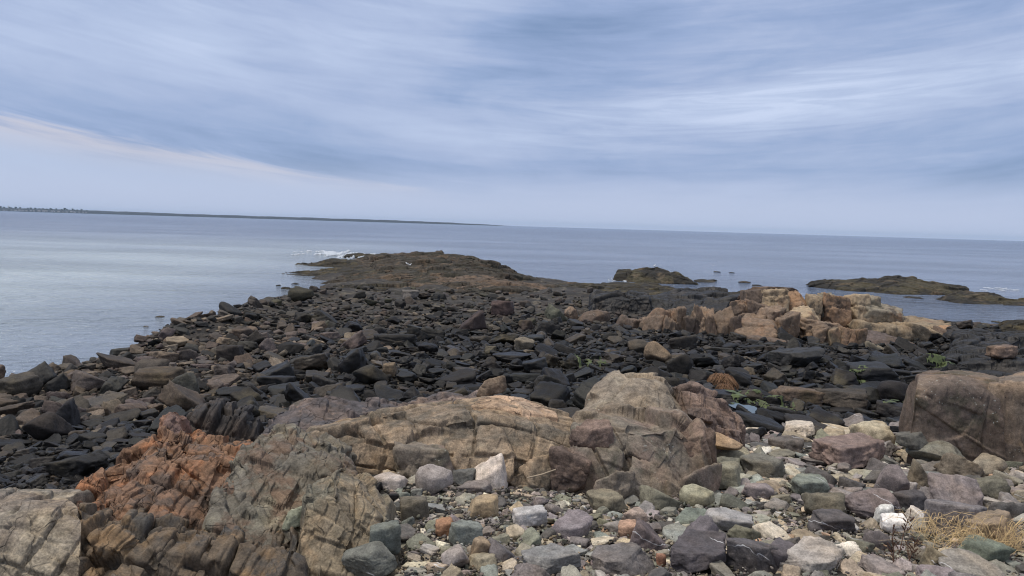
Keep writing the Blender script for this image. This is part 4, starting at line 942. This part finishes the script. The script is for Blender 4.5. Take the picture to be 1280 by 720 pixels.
# ------------------------------------------------------------------ which rocks show: a look from the photographer's place
SUBV, SUBF, own, off = [], [], [], 0
for i, q in enumerate(ALL):
    P_, Fc, _ = proto(q['kind'], q['k'], 2)
    Mx = np.array(matrix_of(q)); SUBV.append(P_ @ Mx[:3, :3].T + Mx[:3, 3]); SUBF.append(Fc + off); off += len(P_)
    own.append(np.full(len(Fc), i))
own = np.concatenate(own)
ROCKS = BVHTree.FromPolygons(np.concatenate(SUBV).tolist(), np.concatenate(SUBF).tolist())
seen = np.zeros(len(ALL), int); cx_ = np.zeros(len(ALL)); cy_ = np.zeros(len(ALL))
o_ = Vector(CAM)
for py in np.arange(320, 720, 2.5):
    for px in np.arange(1, 1280, 2.5):
        dv = Vector(pray(px, py)); dv.normalize()
        h = ROCKS.ray_cast(o_, dv)
        if h[0] is None: continue
        hb = BVH.ray_cast(o_, dv, h[3])
        if hb[0] is not None and hb[3] < h[3]: continue
        k = own[h[2]]; seen[k] += 1; cx_[k] += px; cy_[k] += py
for i, q in enumerate(ALL):
    q['seen'] = seen[i]; q['c'] = (cx_[i] / seen[i], cy_[i] / seen[i]) if seen[i] else topix(q['loc'])
keep = [q for q in ALL if q['named'] and q['seen'] >= 3]
LIMIT = 290
for fam in ('stone', 'boulder'):
    nn = LIMIT - sum(1 for q in keep if q['fam'] == fam)
    rest = sorted((q for q in ALL if q['fam'] == fam and not q['named'] and q['seen'] >= 4), key=lambda q: -q['seen'])
    keep += rest[:nn]
print('kept', len(keep), 'smallest seen', min(q['seen'] for q in keep), 'named lost', [q['label'] for q in ALL if q['named'] and q['seen'] < 3])

# ------------------------------------------------------------------ labels
MARKS = [(q['c'], w_) for q in ALL if q['named'] and q['seen'] >= 3 for w_ in [None] if False]
SITES = [((614, 591), 'the white wedge boulder'), ((541, 605), 'the rounded lilac boulder'), ((430, 650), 'the tan grey block'), ((787, 667), 'the orange pink stone'), ((714, 664), 'the large purple slab'), ((878, 705), 'the big dark purple slab'),
         ((900, 551), 'the orange lozenge stone'), ((873, 626), 'the pale mottled stone'), ((1094, 550), 'the cream angular boulder'), ((1071, 573), 'the reddish brown block'), ((1119, 607), 'the mushroom shaped stone'), ((1171, 567), 'the grey green boulder'),
         ((1125, 660), 'the bright white quartz'), ((1015, 614), 'the blue green streaked stone'), ((1215, 680), 'the dry straw'), ((1019, 706), 'the pale lilac slab'), ((1242, 588), 'the smooth beige boulder'), ((600, 690), 'the tan rectangular stone'), ((914, 658), 'the pale lilac flat slab'),
         ((60, 530), 'the black dome at far left'), ((190, 478), 'the large brown boulder'), ((334, 469), 'the black hogback'), ((285, 444), 'the black capped boulder'), ((218, 430), 'the pale tan slab'), ((96, 439), 'the dark peaked boulder'), ((374, 370), 'the olive waterline boulder'),
         ((824, 443), 'the tan rounded boulder'), ((614, 481), 'the tan ribbed boulder'), ((438, 455), 'the black pyramid boulder'), ((492, 427), 'the long low black boulder'), ((696, 392), 'the greenish pyramid boulder'), ((589, 400), 'the upright maroon boulder'), ((655, 432), 'the flat pale slab'),
         ((900, 472), 'the rusty seaweed clump'), ((930, 516), 'the tide pool'), ((1055, 503), 'the jointed ledge boulder'), ((1000, 450), 'the broad black slab'), ((775, 500), 'the pale dome'), ((212, 520), 'the mauve knob'), ((40, 618), 'the cream cracked slab'), ((280, 505), 'the dark layered rib'),
         ((560, 375), 'the headland'), ((440, 500), 'the purple grey ledge'), ((1190, 490), 'the huge squared boulder'), ((780, 385), 'the black rock wall')]
SHAPE_W = {'slab': 'flat', 'block': 'blocky', 'wedge': 'wedge shaped', 'plank': 'long', 'round': 'rounded'}
ORD = ['nearest', 'second', 'third', 'fourth', 'fifth', 'sixth', 'seventh', 'eighth', 'ninth', 'tenth', 'eleventh', 'twelfth', 'thirteenth', 'fourteenth', 'fifteenth', 'sixteenth']
def side(dx_, dy_):
    if abs(dx_) > abs(dy_): return 'left of' if dx_ < 0 else 'right of'
    return 'above' if dy_ < 0 else 'below'
buckets = {}
for q in keep:
    if q['label']: continue
    best = min(SITES, key=lambda s_: math.hypot(q['c'][0] - s_[0][0], (q['c'][1] - s_[0][1]) * 1.6))
    dx_, dy_ = q['c'][0] - best[0][0], (q['c'][1] - best[0][1]) * 1.6
    q['dist'] = math.hypot(dx_, dy_)
    buckets.setdefault((q['cname'], SHAPE_W[q['kind']], q['fam'], side(dx_, dy_), best[1]), []).append(q)
for (cn, sh, fam, sd_, site), qs in buckets.items():
    qs.sort(key=lambda q: q['dist'])
    for k, q in enumerate(qs):
        q['label'] = f'{sh} {cn} {fam} {sd_} {site}' if len(qs) == 1 else f'{sh} {cn} {fam} {sd_} {site}, {"nearest to it" if k == 0 else ORD[k] + " from it"}'

cnt = {}
for q in keep:
    q['done'] = True
    P_, Fc, slot = proto(q['kind'], q['k'], max(3, level(q)))
    nm = 'beach_stone' if q['fam'] == 'stone' else 'dark_boulder'
    if slot[0] is None: slot[0] = {}
    if nm not in slot[0]:
        me = mesh_np(nm, P_, Fc); me.materials.append(M_stone if q['fam'] == 'stone' else M_bould); slot[0][nm] = me
    o = bpy.data.objects.new(nm, slot[0][nm]); col.objects.link(o)
    o.location = q['loc']; o.rotation_euler = q['rot']; o.scale = q['scale']; o.color = q['col']
    tag(o, q['label'], 'stone' if q['fam'] == 'stone' else 'boulder', 'loose stones of the near beach' if q['fam'] == 'stone' else 'dark boulders of the tidal shore')

def merge(name, qs, lev=None):
    VV, FF, CC, of = [], [], [], 0
    for q in qs:
        P_, Fc, _ = proto(q['kind'], q['k'], lev or level(q)); Mx = np.array(matrix_of(q))
        VV.append(P_ @ Mx[:3, :3].T + Mx[:3, 3]); FF.append(Fc + of); of += len(P_); CC.append(np.tile(np.array(q['col'], np.float32), (len(P_), 1)))
    if not VV: return None
    return tag(link(name, mesh_np(name, np.concatenate(VV), np.concatenate(FF), attrs=np.concatenate(CC)), M_stuff), kind='stuff')
rest = [q for q in ALL if not q.get('done')]
o = merge('stones', [q for q in rest if q['fam'] == 'stone']); tag(o, 'smaller mixed stones filling the near beach', 'stones')
o = merge('boulders', [q for q in rest if q['fam'] == 'boulder']); tag(o, 'smaller dark rocks filling the tidal shore', 'rocks')

# pebbles between everything
def pebbles():
    n = 30000; u = rng.uniform(-120, 1450, n); v_ = rng.uniform(400, 750, n); qs = []
    d_ = np.stack([pray(a, b) for a, b in zip(u, v_)]); depth = (CAM[2] - 1.2) / -d_[:, 2]
    for _ in range(6): depth = (CAM[2] - ground(depth * d_[:, 0], depth)) / -d_[:, 2]
    hx, hy = depth * d_[:, 0], depth; g = ground(hx, hy)
    for i in range(n):
        if hy[i] > 40 or g[i] < 0 or hy[i] < 6 or roof(hx[i], hy[i]) > g[i] + .05: continue
        rk = ROCKS.ray_cast(Vector((hx[i], hy[i], 20)), Vector((0, 0, -1)))
        if rk[0] is not None and rk[0].z > g[i] + .06: continue
        z_ = zone(u[i], v_[i]); c, _ = pick({'front': PAL_FRONT, 'left': PAL_LEFT, 'dark': PAL_DARK, 'far': PAL_FAR}[z_])
        s_ = random.uniform(2.0, 7.0) / FPX * hy[i]
        kd = random.choice(KINDS_[:5]); A = ASPECT[kd]
        qs.append(dict(kind=kd, k=random.randrange(6), loc=np.array([hx[i], hy[i], g[i] + random.uniform(.02, .10)]), scale=(s_, s_ * A[1], s_ * max(.4, A[2])), rot=(random.gauss(0, .4), random.gauss(0, .4), random.uniform(0, 6.28)), col=(*(.55 * v for v in tocol(c, .15)), .8)))  # tints darkened: contact shade between the stones put into the pebble colour
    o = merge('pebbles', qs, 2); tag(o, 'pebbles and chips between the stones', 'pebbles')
pebbles()

# rocks awash and other small things in the water
def small_rock(px, py, wpx, hpx, label, grp, kd='round', mat=None, seed=0, name='rock'):
    dd = 6.0 / -pray(px, py)[2]; b = at(px, py, dd)
    P_, Fc = stone_shape(9000 + seed, kd, 3); wd, ht = wpx / FPX * dd, hpx / FPX * dd
    V = P_ * np.array([wd * 1.1, wd * 1.6, ht * 1.2]); V = V + .10 * wd * np.stack([fbm(V / (wd * .2), seed), fbm(V / (wd * .2), seed + 50), .3 * fbm(V / (wd * .2), seed + 90)], 1)
    return tag(link(name, mesh_np(name, V, Fc), mat or M_isle, loc=(b[0], b[1], ht * .05)), label, 'rock', grp)
for i, (px, py, wp, hp, lb) in enumerate([(358, 361, 12, 4, 'weedy rock awash beside the olive waterline boulder'), (348, 357, 6, 2, 'small dark rock awash in the inlet, leftmost of the group'), (370, 355, 10, 2.5, 'flat dark rock awash in the inlet, farthest of the group'), (372, 359, 6, 2, 'tiny dark rock awash just left of the headland foot'),
        (881, 352, 26, 4, 'flat dark rock awash off the right end of the humped islet'), (896, 340, 8, 1.3, 'dark rock standing alone behind the humped islet'), (890, 351, 12, 3, 'dark rock awash right of the flat one'), (915, 341, 7, 1.2, 'small rock awash farthest out past the humped islet'), (930, 353, 14, 2.5, 'low rock awash between the humped islet and the tan columns'), (946, 357, 14, 2, 'thin rock awash behind the tan columns'),
        (1140, 372, 24, 1.6, 'thin dark rock awash between the two long islets'), (1248, 403, 12, 2, 'small rock awash before the right edge knob'), (1232, 405, 10, 1.5, 'sliver of rock awash left of the right edge knob'), (183, 408, 5, 1.5, 'tiny rock awash off the left slope'), (200, 396, 10, 1.8, 'flat rock awash off the left slope')]):
    small_rock(px, py, wp, hp, lb, 'rocks awash near the shore', seed=i)

# ------------------------------------------------------------------ surf
M_foam = plain_mat('foam', (.52, .56, .61), .6, .12, 3.0)
def foam(name, px0, px1, py0, py1, label, seed, thr=.05, h=.22, squeeze=1.0):
    d0, d1 = 6.0 / -pray((px0 + px1) / 2, py1)[2], 6.0 / -pray((px0 + px1) / 2, py0)[2]
    nx, ny = 260, 140
    uu, vv_ = np.meshgrid(np.linspace(0, 1, nx), np.linspace(0, 1, ny))
    yy = d0 + (d1 - d0) * vv_; xx = (px0 + (px1 - px0) * uu - 640) / FPX * yy
    P_ = np.stack([xx.ravel(), yy.ravel(), np.zeros(xx.size)], 1)
    wx, wy = max(.5, (px1 - px0) / FPX * d0 / 14), max(1.2, (d1 - d0) / 6)
    m = fbm(P_ / np.array([wx, wy, 1]), seed, 5, .65) * 1.3 + .75 * (np.clip(1 - ((uu.ravel() - .5) * 2) ** 2, 0, 1) * np.clip(1 - ((vv_.ravel() - .5) * 2) ** 2, 0, 1)) - .40
    P_[:, 2] = .012 + np.clip(m - thr, 0, .5) * h * 2 * (1 + .6 * fbm(P_ / .35, seed + 5, 2))
    Fc = grid_faces(nx, ny); Fc = Fc[(m[Fc] > thr).sum(1) >= 3]
    c = P_.mean(0); c[2] = 0
    o = link(name, mesh_np(name, P_ - c, Fc), M_foam, loc=c)
    return tag(o, label, 'surf', kind='stuff')
foam('surf', 362, 472, 312, 323, 'white surf breaking beyond the headland tip', 3, .36, .25)
foam('surf', 425, 478, 318, 326, 'white surf washing over the thin rock tip', 4, -.05, .4)
foam('surf', 690, 726, 354, 358.5, 'small line of foam at the shelf edge', 5, .02, .12)
foam('surf', 760, 800, 348, 353, 'thin foam at the foot of the humped islet', 6, .12, .1)
foam('surf', 1210, 1290, 358, 366, 'white ripples off the right end of the long islet', 8, .60, .05)

# ------------------------------------------------------------------ far shore
M_far = plain_mat('far_wooded_shore', (.034, .036, .040), .9, .25, .01)
def far_land():
    n = 260; t_ = np.linspace(0, 1, n); px = -160 + t_ * 796
    dd = 6800 + 500 * t_
    base = np.array([[(p - 640) / FPX * d, d, 0] for p, d in zip(px, dd)])
    hp = np.interp(px, [-160, 0, 90, 110, 300, 480, 560, 605, 636], [5.0, 4.5, 4.2, 3.8, 3.4, 3.0, 2.2, 1.3, .1])
    hp = hp * (1 + .22 * fbm(np.stack([px / 9, px * 0, px * 0], 1), 5, 3))
    ht = hp / FPX * dd
    prof_ = [(-30, -.5), (0, .3), (60, .8), (300, 1.0), (700, .9), (900, -.2)]
    V = np.concatenate([base + np.stack([np.zeros(n), np.full(n, a), ht * b], 1) for a, b in prof_])
    return V, grid_faces(n, len(prof_))
V, Fc = far_land()
tag(link('hills', mesh_np('hills', V, Fc), M_far), kind='structure')
M_hw = plain_mat('pale_siding', (.55, .53, .50), .8, .1); M_hr = plain_mat('grey_roofing', (.16, .15, .16), .8, .1)
M_lf = plain_mat('far_foliage', (.030, .045, .028), .9, .3, .2); M_bk = plain_mat('bark', (.09, .07, .055), .9, .2)
def box_np(x0, x1, y0, y1, z0, z1):
    V = np.array([[x, y, z] for z in (z0, z1) for y in (y0, y1) for x in (x0, x1)], float)
    return V, np.array([[0, 2, 3, 1], [4, 5, 7, 6], [0, 1, 5, 4], [2, 6, 7, 3], [0, 4, 6, 2], [1, 3, 7, 5]])
def make_house():
    h = thing('house', (0, 0, 0), 'pale house among dark trees along the far shore', 'house', 'pale houses along the far shore')
    V, Fc = box_np(-8, 8, -5, 5, 0, 7); link('wall', mesh_np('wall', V, Fc, False), M_hw, h)
    V = np.array([[-8.6, -5.6, 6.8], [8.6, -5.6, 6.8], [8.6, 5.6, 6.8], [-8.6, 5.6, 6.8], [-8.6, 0, 11], [8.6, 0, 11]])
    bm = bmesh.new(); vs = [bm.verts.new(v_) for v_ in V]
    for f in ((0, 1, 5, 4), (2, 3, 4, 5), (1, 2, 5), (3, 0, 4), (3, 2, 1, 0)): bm.faces.new([vs[i] for i in f])
    me = bpy.data.meshes.new('roof'); bm.to_mesh(me); bm.free(); link('roof', me, M_hr, h)
    return h
def make_tree():
    h = thing('tree', (0, 0, 0), 'dark round tree between the houses on the far shore', 'tree', 'dark trees between the far houses')
    P_, Fc = stone_shape(77, 'round', 3); V = P_ * np.array([18, 16, 15]) + np.array([0, 0, 12]); V += 1.6 * np.stack([fbm(V / 3, 1), fbm(V / 3, 2), fbm(V / 3, 3)], 1)
    link('crown', mesh_np('crown', V, Fc), M_lf, h)
    V, Fc = box_np(-.7, .7, -.7, .7, 0, 7); link('trunk', mesh_np('trunk', V, Fc), M_bk, h)
    return h
def copy_tree(o):
    c = o.copy(); col.objects.link(c)
    for ch in [x for x in list(scene.objects) if x.parent == o]:
        d = ch.copy(); col.objects.link(d); d.parent = c
    return c
hs, ts = make_house(), make_tree()
for i in range(24):
    o = hs if i == 0 else copy_tree(hs); px = -6 + i * 4.9 + random.uniform(-1.5, 1.5); dd = 6740 + random.uniform(0, 40)
    o.location = ((px - 640) / FPX * dd, dd, 3 + random.uniform(0, 5)); o.rotation_euler = (0, 0, random.uniform(-.5, .5)); k = random.uniform(.7, 1.3); o.scale = (k, k, k)
for i in range(26):
    o = ts if i == 0 else copy_tree(ts); px = -8 + i * 4.6 + random.uniform(-2, 2); dd = 6900 + random.uniform(0, 60)
    o.location = ((px - 640) / FPX * dd, dd, 18 + random.uniform(0, 6)); k = random.uniform(.6, 1.15); o.scale = (k, k, k)
def ring(pts, rads, n=8):
    V = []; pts = [np.array(p, float) for p in pts]
    for i, p in enumerate(pts):
        t_ = pts[min(i + 1, len(pts) - 1)] - pts[max(i - 1, 0)]; t_ /= np.linalg.norm(t_) + 1e-9
        a = np.cross(t_, [.31, .77, .55]); a /= np.linalg.norm(a) + 1e-9; b = np.cross(t_, a)
        for k in range(n):
            an = 6.2832 * k / n; V.append(p + rads[i] * (math.cos(an) * a + math.sin(an) * b))
    Fc = [[i * n + k, i * n + (k + 1) % n, (i + 1) * n + (k + 1) % n, (i + 1) * n + k] for i in range(len(pts) - 1) for k in range(n)]
    return np.array(V), np.array(Fc)
def joined(parts):
    VV, FF, of = [], [], 0
    for V, Fc in parts: VV.append(V); FF.append(Fc + of); of += len(V)
    return np.concatenate(VV), np.concatenate(FF)
wt = thing('water_tower', ((10 - 640) / FPX * 6900, 6900, 20), 'pale water tower rising above the houses on the far shore', 'water tower')
V, Fc = ring([(0, 0, 14), (0, 0, 15), (0, 0, 20), (0, 0, 25), (0, 0, 27)], [.3, 4, 6, 5, .3], 14); link('tank', mesh_np('tank', V, Fc), M_hw, wt)
V, Fc = joined([ring([(x, y, 0), (x * .8, y * .8, 16)], [.5, .5], 6) for x in (-4, 4) for y in (-4, 4)]); link('legs', mesh_np('legs', V, Fc), M_hw, wt)

# ------------------------------------------------------------------ gulls
M_gull = plain_mat('white_feathers', (.8, .8, .8), .7, .05); M_gw = plain_mat('grey_feathers', (.35, .37, .40), .7, .05); M_gb = plain_mat('yellow_beak', (.6, .4, .08), .6, .05)
def gull(px, py, d, rz, label):
    b = at(px, py, d); z = max(roof(b[0], b[1]), float(ground(b[0], b[1])[0]))
    g = thing('gull', (b[0], b[1], z), label, 'gull', 'white gulls resting on the rocks'); g.rotation_euler = (0, 0, rz)
    V, Fc = ring([(-.24, 0, .25), (-.18, 0, .26), (0, 0, .27), (.12, 0, .30), (.19, 0, .38), (.22, 0, .42), (.26, 0, .43), (.30, 0, .42)], [.01, .05, .10, .10, .05, .05, .05, .015], 10)
    link('body', mesh_np('body', V, Fc), M_gull, g)
    for sg in (-1, 1):
        V, Fc = ring([(.10, sg * .085, .30), (-.05, sg * .10, .30), (-.22, sg * .05, .28), (-.32, sg * .02, .27)], [.02, .05, .03, .005], 8); link('wing', mesh_np('wing', V, Fc), M_gw, g)
        V, Fc = ring([(0, sg * .04, .18), (0, sg * .04, 0), (.05, sg * .04, 0)], [.01, .01, .012], 6); link('leg', mesh_np('leg', V, Fc), M_gb, g)
    V, Fc = ring([(.29, 0, .42), (.36, 0, .41)], [.015, .004], 6); link('beak', mesh_np('beak', V, Fc), M_gb, g)
    g.scale = (.8, .8, .8)
gull(512, 331, 88, .4, 'white gull standing on the middle of the headland'); gull(509, 331, 89, 2.6, 'white gull beside the other on the headland, at its left')
gull(818, 334, 93, 1.0, 'white gull standing on top of the humped islet')

# ------------------------------------------------------------------ weed, algae, straw
M_kelp = plain_mat('rusty_seaweed', alb(104, 72, 42), .6, .45, 14); M_alga = plain_mat('green_algae', alb(64, 76, 34), .55, .45, 8); M_straw = plain_mat('straw', alb(190, 160, 106), .8, .4, 14); M_stalk = plain_mat('dead_stalk', alb(92, 64, 48), .85, .25, 20)
def kelp(px, py, wpx, label, seed, nst=900):
    b = at_ground(px, py + wpx * .2); r0 = wpx / 2 / FPX * b[1]; r = random.Random(seed); ps = []
    for i in range(nst):
        a = r.uniform(0, 6.28); e_ = r.uniform(.0, 1.0); ln = r0 * r.uniform(.5, 1.1)
        p0 = np.array([math.cos(a) * r0 * .35 * e_, math.sin(a) * r0 * .35 * e_, r0 * .62 * (1 - .3 * e_)])
        p1 = p0 + np.array([math.cos(a) * ln * .4, math.sin(a) * ln * .4, r0 * .08 + r.uniform(-.05, .05)]); p2 = p0 + np.array([math.cos(a + r.uniform(-.4, .4)) * ln * .75, math.sin(a) * ln * .75, -r0 * .30]); p3 = p2 + np.array([math.cos(a) * ln * .12, math.sin(a) * ln * .12, -r0 * .35])
        ps.append(ring([p0, p1, p2, p3], [r0 * .015, r0 * .024, r0 * .02, r0 * .008], 4))
    V, Fc = joined(ps)
    z = max(roof(b[0], b[1]), b[2])
    return tag(link('seaweed_clump', mesh_np('seaweed_clump', V, Fc), M_kelp, loc=(b[0], b[1], z + .05)), label, 'seaweed')
kelp(901, 476, 38, 'rusty brown mop of seaweed below the tan columns', 1); kelp(906, 487, 26, 'small trailing strand of rusty seaweed in front of the bigger mop', 2, 300)
def algae(px, py, wpx, hpx, label, seed):
    b = at_ground(px, py); w_ = wpx / FPX * b[1]; l_ = min(hpx / FPX * b[1] / max(.08, (CAM[2] - b[2]) / b[1]), w_ * 3)
    n = 70; uu, vv_ = np.meshgrid(np.linspace(-.5, .5, n), np.linspace(-.5, .5, n)); x = b[0] + uu.ravel() * w_; y = b[1] + vv_.ravel() * l_
    P_ = np.stack([x, y, np.zeros_like(x)], 1); m = .42 - np.hypot(uu, vv_).ravel() * 1.15 + 1.3 * fbm(P_ / (w_ * .11), seed, 4, .6)
    gg = ground(x, y)
    for i in range(len(P_)):
        if m[i] <= 0: continue
        h = ROCKS.ray_cast(Vector((x[i], y[i], 20)), Vector((0, 0, -1)))
        P_[i, 2] = max(h[0].z if h[0] is not None else -9, roof(x[i], y[i]), gg[i]) + .02
    Fc = grid_faces(n, n); zz = P_[:, 2][Fc]
    Fc = Fc[(m[Fc] > 0).all(1) & (zz.max(1) - zz.min(1) < .16)]
    tag(link('algae', mesh_np('algae', P_, Fc), M_alga), label, 'algae', kind='stuff')
algae(948, 508, 84, 24, 'bright green algae round the tide pool', 1); algae(1137, 505, 16, 34, 'green algae in the gap beside the huge squared boulder', 2); algae(735, 456, 44, 10, 'green algae among the black boulders', 3)
algae(1120, 520, 60, 8, 'green algae on the stones below the black rounded boulder', 4); algae(1180, 464, 40, 9, 'green algae at the foot of the black rock wall', 5); algae(1070, 478, 34, 8, 'green algae between the black slabs', 6)
b = at_ground(930, 516); n = 40; a_ = np.linspace(0, 6.2832, n, endpoint=False); rr_ = 1 + .25 * np.sin(a_ * 3 + 1) + .12 * np.sin(a_ * 5)
V = np.concatenate([[[0, 0, 0]], np.stack([np.cos(a_) * .30 * rr_, np.sin(a_) * .75 * rr_, 0 * a_], 1)]); Fc = np.array([[0, i + 1, (i + 1) % n + 1] for i in range(n)])
M_pool = bpy.data.materials.new('pool_water'); M_pool.use_nodes = True; pb = M_pool.node_tree.nodes['Principled BSDF']; pb.inputs['Base Color'].default_value = (.08, .11, .12, 1); pb.inputs['Roughness'].default_value = .06; pb.inputs['IOR'].default_value = 1.33
tag(link('pool_water', mesh_np('pool_water', V, Fc, False), M_pool, loc=(b[0], b[1], b[2] + .12)), kind='structure')

def straw_clump():
    b = at_ground(1205, 700); r = random.Random(5); ps = []
    for i in range(330):
        x0, y0 = r.uniform(-.40, 1.0), r.uniform(-.15, .55)
        a = r.choice([r.gauss(2.7, .5), r.gauss(.4, .5)]); ln = r.choice([r.uniform(.08, .25), r.uniform(.25, .7)]); up = r.uniform(.02, .30)
        p = []; kk = r.uniform(-1.2, 1.2)
        for t_ in (0, .25, .5, .75, 1):
            p.append((x0 + math.cos(a + kk * t_) * ln * t_, y0 + .35 * math.sin(a) * ln * t_, .12 + up * math.sin(t_ * 2.5) * 1.1 + r.uniform(-.01, .01)))
        w_ = r.choice([.0011, .0016, .0022, .0035]); ps.append(ring(p, [w_, w_, w_, w_ * .8, w_ * .4], 5))
    V, Fc = joined(ps)
    tag(link('dry_grass', mesh_np('dry_grass', V, Fc), M_straw, loc=(b[0], b[1], b[2])), 'tuft of dry yellow straw bent over the purple and tan slabs', 'dry grass')
straw_clump()
def weed(px, py, hpx, label, seed, lean):
    b = at_ground(px, py); h = hpx / FPX * b[1]; r = random.Random(seed)
    root = thing('dead_weed', (b[0], b[1], b[2]), label, 'weed', 'dead weed stalks at the lower right')
    main = [(lean * h * t_ + r.uniform(-.008, .008), 0, h * t_) for t_ in (0, .25, .5, .75, 1)]
    link('stem', mesh_np('stem', *ring(main, [.006, .0055, .005, .004, .002], 6)), M_stalk, root)
    br, buds = [], []
    for i in range(16):
        t_ = r.uniform(.2, 1.0); p0 = np.array([lean * h * t_, 0, h * t_]); a = r.uniform(0, 6.28); ln = r.uniform(.03, .14) * (1.3 - t_)
        p1 = p0 + np.array([math.cos(a) * ln, math.sin(a) * ln, ln * .9]); br.append(ring([p0, (p0 + p1) / 2 + [0, 0, -.005], p1], [.003, .0025, .0015], 5))
        for k in range(4): c = p0 + (p1 - p0) * (.4 + .2 * k); buds.append(ring([c, c + [0, 0, .008], c + [0, 0, .02]], [.002, .008, .001], 5))
    link('twigs', mesh_np('twigs', *joined(br + buds)), M_stalk, root)
weed(1116, 714, 62, 'thin dead weed stalk in front of the white quartz, left one', 1, -.06); weed(1120, 702, 66, 'branched reddish dead weed stalk right of the white quartz', 2, .22)
weed(1132, 712, 40, 'short dead weed stalk beside the dry straw', 3, .3)
b = at_ground(676, 618); V, Fc = ring([(-.22, 0, .25), (0, .02, .30), (.22, .05, .38)], [.012, .014, .010], 7)
tag(link('driftwood_stick', mesh_np('driftwood_stick', V, Fc), plain_mat('driftwood', alb(140, 124, 104), .85, .2, 20), loc=b), 'thin bleached driftwood stick lying below the tan ledge', 'stick')

# ------------------------------------------------------------------ the air
hzm = bpy.data.materials.new('sea_air'); hzm.use_nodes = True; s = NT(hzm.node_tree); s.n.clear()
pv = s.node('ShaderNodeVolumePrincipled'); pv.inputs['Color'].default_value = (.56, .77, 1.0, 1); pv.inputs['Density'].default_value = 0.00004; pv.inputs['Anisotropy'].default_value = 0.0
out = s.node('ShaderNodeOutputMaterial'); s.l.new(pv.outputs[0], out.inputs['Volume'])
V, Fc = box_np(-12600, 12600, -120, 12600, -3.5, 62)
hz = link('haze', mesh_np('haze', V, Fc, False), hzm); tag(hz, kind='stuff')
print('scene built')
